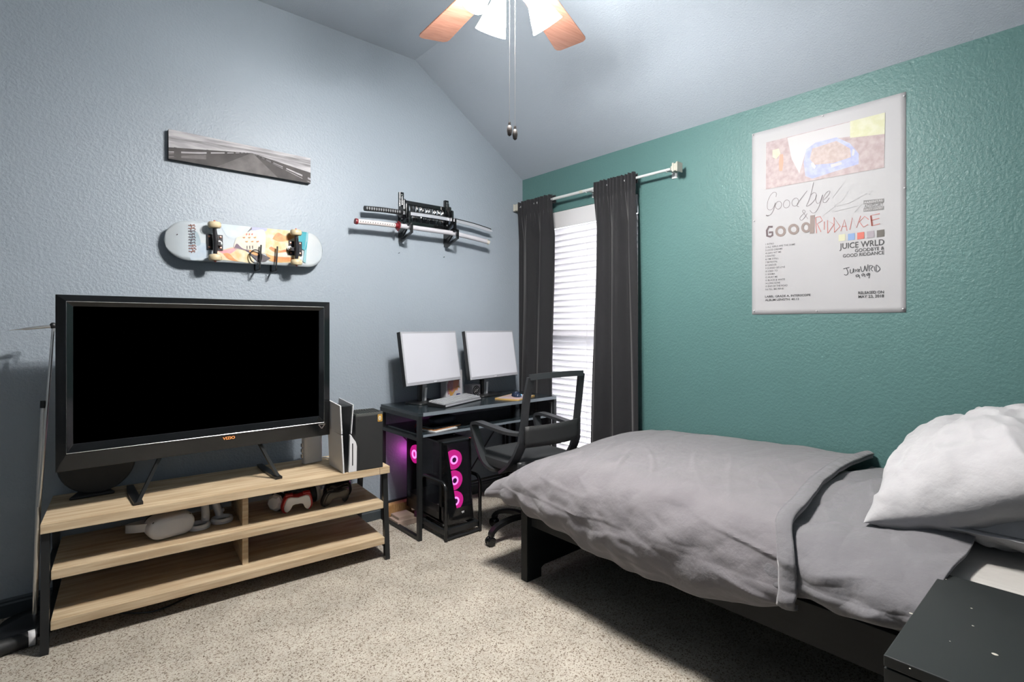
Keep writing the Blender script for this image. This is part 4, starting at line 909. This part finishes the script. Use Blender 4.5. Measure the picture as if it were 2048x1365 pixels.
# stitched hem band along the head edge of the duvet
def band(u, v):
    a = duv(u, v * .034 - .002); up = .011 + .008 * math.sin(math.pi * min(1, v * 1.02)) + .003 * noise.noise(Vector((u * 9, v, 3)))
    side = sstep(.66, .8, u)
    return (a[0] - up * side, a[1], a[2] + up * (1 - side) - .0 * v)
obj('folded_edge', G().grid(band, 200, 8), m_duvet2, dv, smooth=True, solid=.010)
def duvend(u, v):
    a = Vector(duv(u * .66, 1)); k = v
    return (a.x + .004 * math.sin(u * 70) * k, a.y - .035 * k + .012 * math.sin(math.pi * k), a.z - .16 * k)
obj('foot_drop', G().grid(duvend, 60, 12), m_duvet, dv, smooth=True, solid=.01)
bk_ = thing('blanket', 'thinner grey cover between the duvet edge and the pillows', 'blanket', (2.25, .5, .33))
def blk(u, v):
    X, Y, z = cover(u, v, .285, .735, 8.1, -.002, 1.5, .012)
    X += .014 * sstep(.55, .75, v) * sstep(.6, .75, u); z -= .012 * sstep(.6, .8, v) * (1 - sstep(.6, .75, u))
    b = 1 - sstep(0, .25, v)
    Y += b * (.10 * sstep(.5, .3, 1 - u) * 0 + .02 * math.sin(u * 9))
    sd_ = sstep(.6, .75, u)
    X -= sd_ * (1 - sstep(.5, .72, v)) * (.030 * abs(fold((Y * 5 - z * 6, z * 3, 2.5), 1.3, 1)) + max(0, .75 - abs(fold((Y * 4 + z * 5, z * 4, 7.7), 1.3, 2))) * .022)
    z += .012 * (1 - sd_) * abs(fold((X * 3 + Y * 3, Y * 7, 5.5), 1.2, 1)) * 1.6
    z += .014 * math.sin(13 * X + 22 * Y) * fold((X, Y, 1), 2.2, 1) * (1 - sstep(.6, .8, u))
    X += .02 * sstep(.6, 1, u) * 0
    return (X - 2.25, Y - .5, z - .33)
obj('cover', G().grid(blk, 240, 150), m_duvet2, bk_, smooth=True, solid=.010)

# pillows
def pillow(name, lbl, loc, rot, L, W, T, seed, flange=.03):
    t = thing(name, lbl, 'pillow', loc, 0); t.rotation_euler = rot
    for sgn in (1,):
        vs = []
    def f(u, v, sg_):
        x = math.sin((u - .5) * math.pi); y = math.sin((v - .5) * math.pi)
        ex = 1 - abs(x) ** 2.6; ey = 1 - abs(y) ** 2.6
        th = T / 2 * (max(0, ex) ** .55) * (max(0, ey) ** .55)
        pin = 1 - .10 * (x * x) * (1 - y * y) * .0
        X = x * L / 2 * (1 - .07 * (1 - abs(y) ** 2) * 0 - .05 * (1 - y * y) * abs(x)); Y = y * W / 2 * (1 - .06 * (1 - x * x) * abs(y))
        cr = (abs(noise.noise(Vector((x * 2.3, y * 2.1, seed)))) - .2) * .030 + (max(0, 1 - abs(noise.noise(Vector((x * 1.2 + y * .8, y * 2.6 - x * 1.6, seed + 5)))) * 2 - .55)) ** 1.5 * .022 + noise.noise(Vector((x * 7, y * 5, seed + 3))) * .007 + noise.noise(Vector((x * 1.6 + y * 5, y * 1.3, seed + 9))) * .014
        ede = min(1, max(0, ex) * 3) * min(1, max(0, ey) * 3)
        return (X, Y, sg_ * (th + cr * ede) + .010 * math.sin(8 * x + 3 * y) * (1 - ede))
    g = G().grid(lambda u, v: f(u, v, 1), 110, 80).grid(lambda u, v: f(u, v, -1), 80, 60)
    obj('pillowcase', g, m_pillow, t, smooth=True, sharp=False)
    if flange:
        def fl_(k, w_):
            n = 160; a = 2 * math.pi * k / n
            c, s = math.cos(a), math.sin(a); m = max(abs(c), abs(s)); x, y = c / m, s / m
            X = x * L / 2 * (1 - .05 * (1 - y * y)); Y = y * W / 2 * (1 - .06 * (1 - x * x))
            q = 1 + w_ * flange / (L / 2); return (X * (1 + w_ * flange / (L / 2)), Y * (1 + w_ * flange / (W / 2)), .010 * math.sin(8 * x + 3 * y) + w_ * .012 * noise.noise(Vector((x * 4, y * 4, seed))))
        g = G(); vs = [fl_(k, 0) for k in range(160)] + [fl_(k, 1) for k in range(160)]
        g.add(vs, [(k, (k + 1) % 160, 160 + (k + 1) % 160, 160 + k) for k in range(160)]); obj('hem', g, m_pillow, t, smooth=True, solid=.003)
    return t
pillow('pillow', 'plump white pillow propped up on top at the head of the bed', (2.29, .30, .805), (R(-27), R(-7), R(3)), .78, .52, .29, 2.2, 0)
pillow('pillow', 'white pillow lying flat underneath the plump propped pillow', (2.345, .085, .705), (R(-7), R(-1), R(-3)), .76, .50, .21, 6.1, .03)

# ================================================================== NIGHTSTAND
nsd = thing('nightstand', 'black nightstand with dusty top in the bottom right corner', 'nightstand', (1.24, -.22, 0))
NX, NY, NZ = .528, .522, .612
obj('top_panel', G().box((0, 0, NZ - .022), (NX, NY, NZ)), m_night, nsd, bevel=.002)
obj('side_panel', G().box((.022, NY - .018, 0), (NX, NY, NZ - .022)), m_night, nsd)
obj('side_panel', G().box((.022, 0, 0), (NX, .018, NZ - .022)), m_night, nsd)
obj('back_panel', G().box((NX - .01, .018, 0), (NX, NY - .018, NZ - .022)), m_night, nsd)
for z0_, z1_ in ((.33, .575), (.06, .32)):
    dr = obj('drawer', G().box((.0, .02, z0_), (.02, NY - .06, z1_)), m_night, nsd, bevel=.002)
    obj('drawer_box', G().box((.02, .04, z0_ + .02), (NX - .03, NY - .06, z1_ - .04)), m_night, dr)
obj('front_stile', G().box((.004, NY - .058, .02), (.022, NY, .585)), m_night, nsd, bevel=.001)
g = G()
for px, py, r_ in ((1943, 1218, .0018), (1946, 1253, .0018), (1990, 1310, .0042), (1822, 1228, .003), (1892, 1160, .0012), (1820, 1339, .0015), (1900, 1284, .001)):
    p = on_z(px, py, NZ); g.blob((p[0] - 1.24, p[1] + .22, NZ + .0006), r_, r_ * 1.3, .0008, nu=10, nv=6)
obj('paint_specks', g, m_offwhite, nsd, kind='stuff')

# ================================================================== POSTER
PY0, PY1, PZ0, PZ1 = 1.2935, .6095, 1.3245, 2.3075; PX = XW - .004
po = thing('poster', 'large white album poster pinned to the green wall above the bed', 'poster', (XW, (PY0 + PY1) / 2, PZ0))
pc0 = (XW, (PY0 + PY1) / 2, PZ0)
def pf(u, v):
    lift = .0012 + .0012 * abs(noise.noise(Vector((u * 2.5, v * 3, 4)))) + .004 * max(0, .08 - (1 - u)) * 3 * max(0, v - .85) + .003 * max(0, .06 - v) * 6 * (.5 + .5 * math.sin(u * 9))
    return (-lift, (PY0 + (PY1 - PY0) * u) - pc0[1], (PZ1 - PZ0) * v)
obj('paper', G().grid(pf, 30, 40), mat('poster_paper', (.56, .56, .575), .6, spec=.3), po, smooth=True, solid=.0004)
lay = [.0032]
def pw(px, py, l=0):
    p = on_x(px, py, XW - lay[0] - l); return (p[0] - pc0[0], p[1] - pc0[1], p[2] - pc0[2])
Z8 = lambda x, y: (1480 + x / 2.906, 170 + y / 2.906)
Z7 = lambda x, y: (1520 + x / 7.314, 330 + y / 7.314)
ZS_ = lambda x, y: (1640 + x / 5.689, 400 + y / 5.689)
pg = G()
def pq(pts, m, f=Z8, l=0): pg.add([pw(*f(x, y), l) for x, y in pts], [tuple(range(len(pts)))], m)
pb = mat('art_mauve', (.44, .34, .35), .6, var=(40, (.56, .47, .47), .35, .65)); py_ = mat('art_yellow', (.66, .66, .42), .6, var=(30, (.72, .73, .55), .35, .65)); pbl = mat('art_blue', (.38, .42, .70), .6, var=(30, (.52, .56, .74), .35, .65))
pbr = mat('art_brown', (.50, .40, .37), .6, var=(60, (.6, .5, .48), .35, .65)); pwh = mat('art_white', (.62, .61, .62), .6)
pq([(152, 335), (843, 160), (838, 480), (150, 607)], pb)
pq([(275, 308), (640, 215), (640, 300), (560, 310), (440, 340), (385, 380), (345, 515), (300, 430)], pwh, l=.0002)
pq([(640, 212), (843, 160), (841, 285), (640, 308)], py_, l=.0002)
pq([(385, 375), (440, 335), (560, 305), (640, 340), (690, 400), (690, 460), (560, 500), (420, 545), (380, 530), (370, 450)], pbl, l=.0004)
pq([(420, 370), (560, 325), (640, 370), (645, 420), (540, 455), (430, 465), (405, 430)], pbr, l=.0006)
pq([(412, 455), (425, 450), (442, 475), (432, 490), (415, 470)], pwh, l=.0008); pq([(655, 370), (668, 380), (662, 410), (650, 412)], pwh, l=.0008)
pq([(525, 462), (590, 448), (592, 462), (530, 482)], pwh, l=.0008)
pq([(232, 405), (250, 402), (252, 450), (245, 500), (228, 500), (226, 450)], mat('art_orange', (.72, .36, .26), .6), l=.0004); pq([(190, 380), (225, 370), (235, 400), (210, 430), (190, 420)], py_, l=.0004)
obj('printed_picture', pg, None, po)
pg = G()
for (a, b, c_, d_), col in zip(((573, 870, 612, 908), (627, 865, 667, 903), (681, 858, 722, 897), (737, 851, 780, 890), (795, 844, 839, 884)), ((.66, .65, .45), (.24, .38, .66), (.66, .14, .10), (.38, .34, .38), (.11, .10, .085))):
    pq([(a, b + 2), (c_, b - 4), (c_, d_ - 4), (a, d_ + 2)], mat('swatch_%d' % int(a), col, .6))
obj('colour_swatches', pg, None, po)
pg = G()
ink = mat('poster_ink', (.05, .05, .055), .6); ink2 = mat('poster_grey_ink', (.16, .16, .17), .6)
def ptext(s, a, b, cap, m, bold=0, f=Z8):
    p0 = Vector(pw(*f(*a))); p1 = Vector(pw(*f(*b))); wd = abs(p1.y - p0.y)
    text_into(pg, s, p0, (0, -1, 0), (0, 0, 1), wd, cap, m, bold=bold)
ptext('JUICE WRLD', (578, 955), (838, 930), .027, ink, .012); ptext('GOODBYE &', (668, 973), (838, 960), .0155, ink, .012); ptext('GOOD RIDDANCE', (598, 1004), (838, 990), .0155, ink, .012)
ptext('RELEASED ON', (687, 1217), (836, 1212), .0125, ink, .02); ptext('MAY 23, 2018', (688, 1239), (836, 1234), .0125, ink, .02)
ptext('LABEL: GRADE A, INTERSCOPE', (146, 1237), (410, 1231), .0105, ink, .015); ptext('ALBUM LENGTH: 40.13', (146, 1257), (342, 1252), .0105, ink, .015)
obj('title_lettering', pg, None, po, kind='stuff')
pg = G()
tr = ['1 INTRO', '2 ALL GIRLS ARE THE SAME', '3 LUCID DREAMS', '4 LEAN WIT ME', '5 WASTED', "6 I'M STILL", '7 BETRAYAL', '8 CANDLES', '9 SCARED OF LOVE', '10 USED TO', '11 KARMA', '12 HURT ME', '13 BLACK & WHITE', '14 LONG GONE', '15 END OF THE ROAD', "16 I'LL BE FINE"]
for i, s in enumerate(tr):
    p0 = Vector(pw(*Z8(148, 932 + i * (1194 - 932) / 15))); text_into(pg, s, p0, (0, -1, 0), (0, 0, 1), len(s) * .0062, .0088, ink2, bold=.008)
obj('track_list', pg, None, po, kind='stuff')
pg = G(); adv = mat('poster_faded_ink', (.22, .22, .22), .6)
pq([(718, 672), (836, 660), (836, 682), (718, 694)], adv); pq([(718, 718), (836, 704), (836, 724), (718, 738)], adv)
ptext('ADVISORY', (722, 717), (834, 704), .0165, adv, .01)
lay[0] += .0006; ptext('PARENTAL', (724, 691), (831, 679), .009, pwh, .01); ptext('EXPLICIT CONTENT', (722, 733), (832, 720), .008, pwh, .01); lay[0] -= .0006
obj('advisory_label', pg, None, po, kind='stuff')
pg = G(); pen = mat('pencil_grey', (.25, .22, .23), .6); red = mat('crayon_red', (.62, .20, .17), .6); brn = mat('marker_brown', (.28, .22, .20), .6); sig = mat('signature_ink', (.07, .07, .08), .5); pale = mat('faint_pencil', (.55, .55, .56), .6)
def line(pts, wd, m, f=Z7, l=0, sm=True):
    q = [pw(*f(x, y), l) for x, y in pts]; ribbon(pg, smoothline(q, 5) if sm else q, wd, (-1, 0, 0), m)
def oval(cx, cy, rx, ry, wd, m, l=0, t=0): 
    line([(cx + rx * math.cos(a) * math.cos(t) - ry * math.sin(a) * math.sin(t), cy + rx * math.cos(a) * math.sin(t) + ry * math.sin(a) * math.cos(t)) for a in [i * math.pi / 10 for i in range(21)]], wd, m, l=l, sm=False)
line([(232, 470), (240, 415), (200, 400), (150, 450), (112, 540), (108, 630), (140, 660), (185, 640), (215, 585), (222, 555), (205, 640), (165, 715), (120, 745), (85, 742)], .0022, pen)
line([(90, 735), (110, 745), (130, 738)], .005, pen)
oval(270, 590, 44, 58, .0022, pen, t=.3); oval(388, 572, 46, 60, .0022, pen, t=.3); oval(515, 545, 46, 62, .0022, pen, t=.4)
line([(690, 378), (610, 480), (550, 560), (545, 605), (570, 612)], .0022, pen)
line([(782, 255), (745, 420), (710, 530), (678, 605), (740, 575), (805, 500), (822, 430), (790, 405), (740, 440)], .0022, pen)
line([(828, 440), (812, 500), (835, 562), (875, 545), (915, 440)], .0022, pen); line([(915, 440), (870, 590), (820, 680), (770, 705), (728, 665)], .0022, pen)
line([(935, 510), (1000, 440), (1022, 385), (975, 400), (925, 480), (925, 545), (965, 545), (1015, 480)], .0022, pen)
line([(700, 790), (650, 720), (620, 680), (640, 660), (660, 690), (600, 750), (582, 790), (610, 810), (650, 770), (690, 710)], .002, pen)
oval(300, 972, 60, 62, .0125, brn, .0001); oval(490, 942, 62, 62, .0125, brn, .0001); oval(672, 915, 52, 60, .012, brn, .0001)
line([(768, 738), (760, 1005)], .0205, brn, sm=False); line([(185, 905), (130, 905), (100, 960), (105, 1040), (150, 1050), (182, 1030), (182, 985), (130, 990)], .0105, mat('marker_dark', (.13, .09, .10), .6), sm=False)
for s in ([(825, 1000), (812, 770)], [(812, 770), (880, 755), (912, 815), (835, 862), (890, 980)], [(940, 830), (938, 950)], [(990, 1002), (985, 810), (1080, 870), (990, 1002)], [(1088, 988), (1080, 765), (1170, 900), (1088, 988)],
          [(1180, 970), (1235, 800), (1272, 965)], [(1198, 905), (1262, 895)], [(1312, 950), (1350, 772), (1410, 920), (1472, 745)], [(1590, 800), (1530, 752), (1452, 832), (1512, 912), (1580, 870)], [(1750, 712), (1622, 742), (1640, 892), (1752, 860)], [(1630, 812), (1745, 780)]):
    line(s, .0032, red, sm=False)
line([(1622, 742), (1640, 892)], .008, red, sm=False)
for s in ([(1240, 240), (1290, 170), (1600, 310), (1640, 370), (1590, 440)], [(1240, 240), (1560, 420)], [(1240, 240), (1060, 480), (1100, 620)], [(1560, 420), (1300, 560), (1090, 610), (900, 760)], [(1420, 600), (1060, 690)], [(1350, 290), (1200, 520), (1090, 600)], [(1500, 560), (1330, 750)]): line(s, .0014, pale, sm=False)
for s in ([(265, 785), (335, 768)], [(300, 776), (318, 830), (300, 856), (274, 850)], [(345, 790), (345, 830), (372, 825), (380, 782), (385, 826)], [(400, 790), (405, 820)], [(432, 785), (416, 802), (432, 817)], [(440, 805), (452, 795), (440, 792), (438, 815), (455, 815)],
          [(460, 758), (475, 815), (500, 800), (510, 750), (530, 812), (545, 735)], [(560, 812), (560, 752), (600, 755), (578, 785), (600, 812)], [(615, 758), (625, 812)], [(640, 822), (640, 742), (682, 785), (648, 822)],
          [(440, 850), (410, 858), (418, 878), (445, 858), (445, 872), (455, 893)], [(500, 838), (475, 850), (485, 868), (505, 845), (510, 878)], [(560, 832), (530, 848), (540, 862), (565, 838), (555, 893)]):
    line(s, .0032, sig, f=ZS_)
obj('hand_lettering', pg, None, po, kind='stuff')
for i, (px, py) in enumerate(((1506, 270), (1645, 232), (1808, 192), (1508, 442), (1809, 376), (1508, 622), (1633, 622), (1806, 618))):
    p = on_x(px, py, XW - .006); obj('push_pin', G().lathe([(0, 0), (.0035, 0), (.003, .003), (0, .004)], (p[0] - pc0[0], p[1] - pc0[1], p[2] - pc0[2]), 10, axis=(-1, 0, 0)), m_white, po)
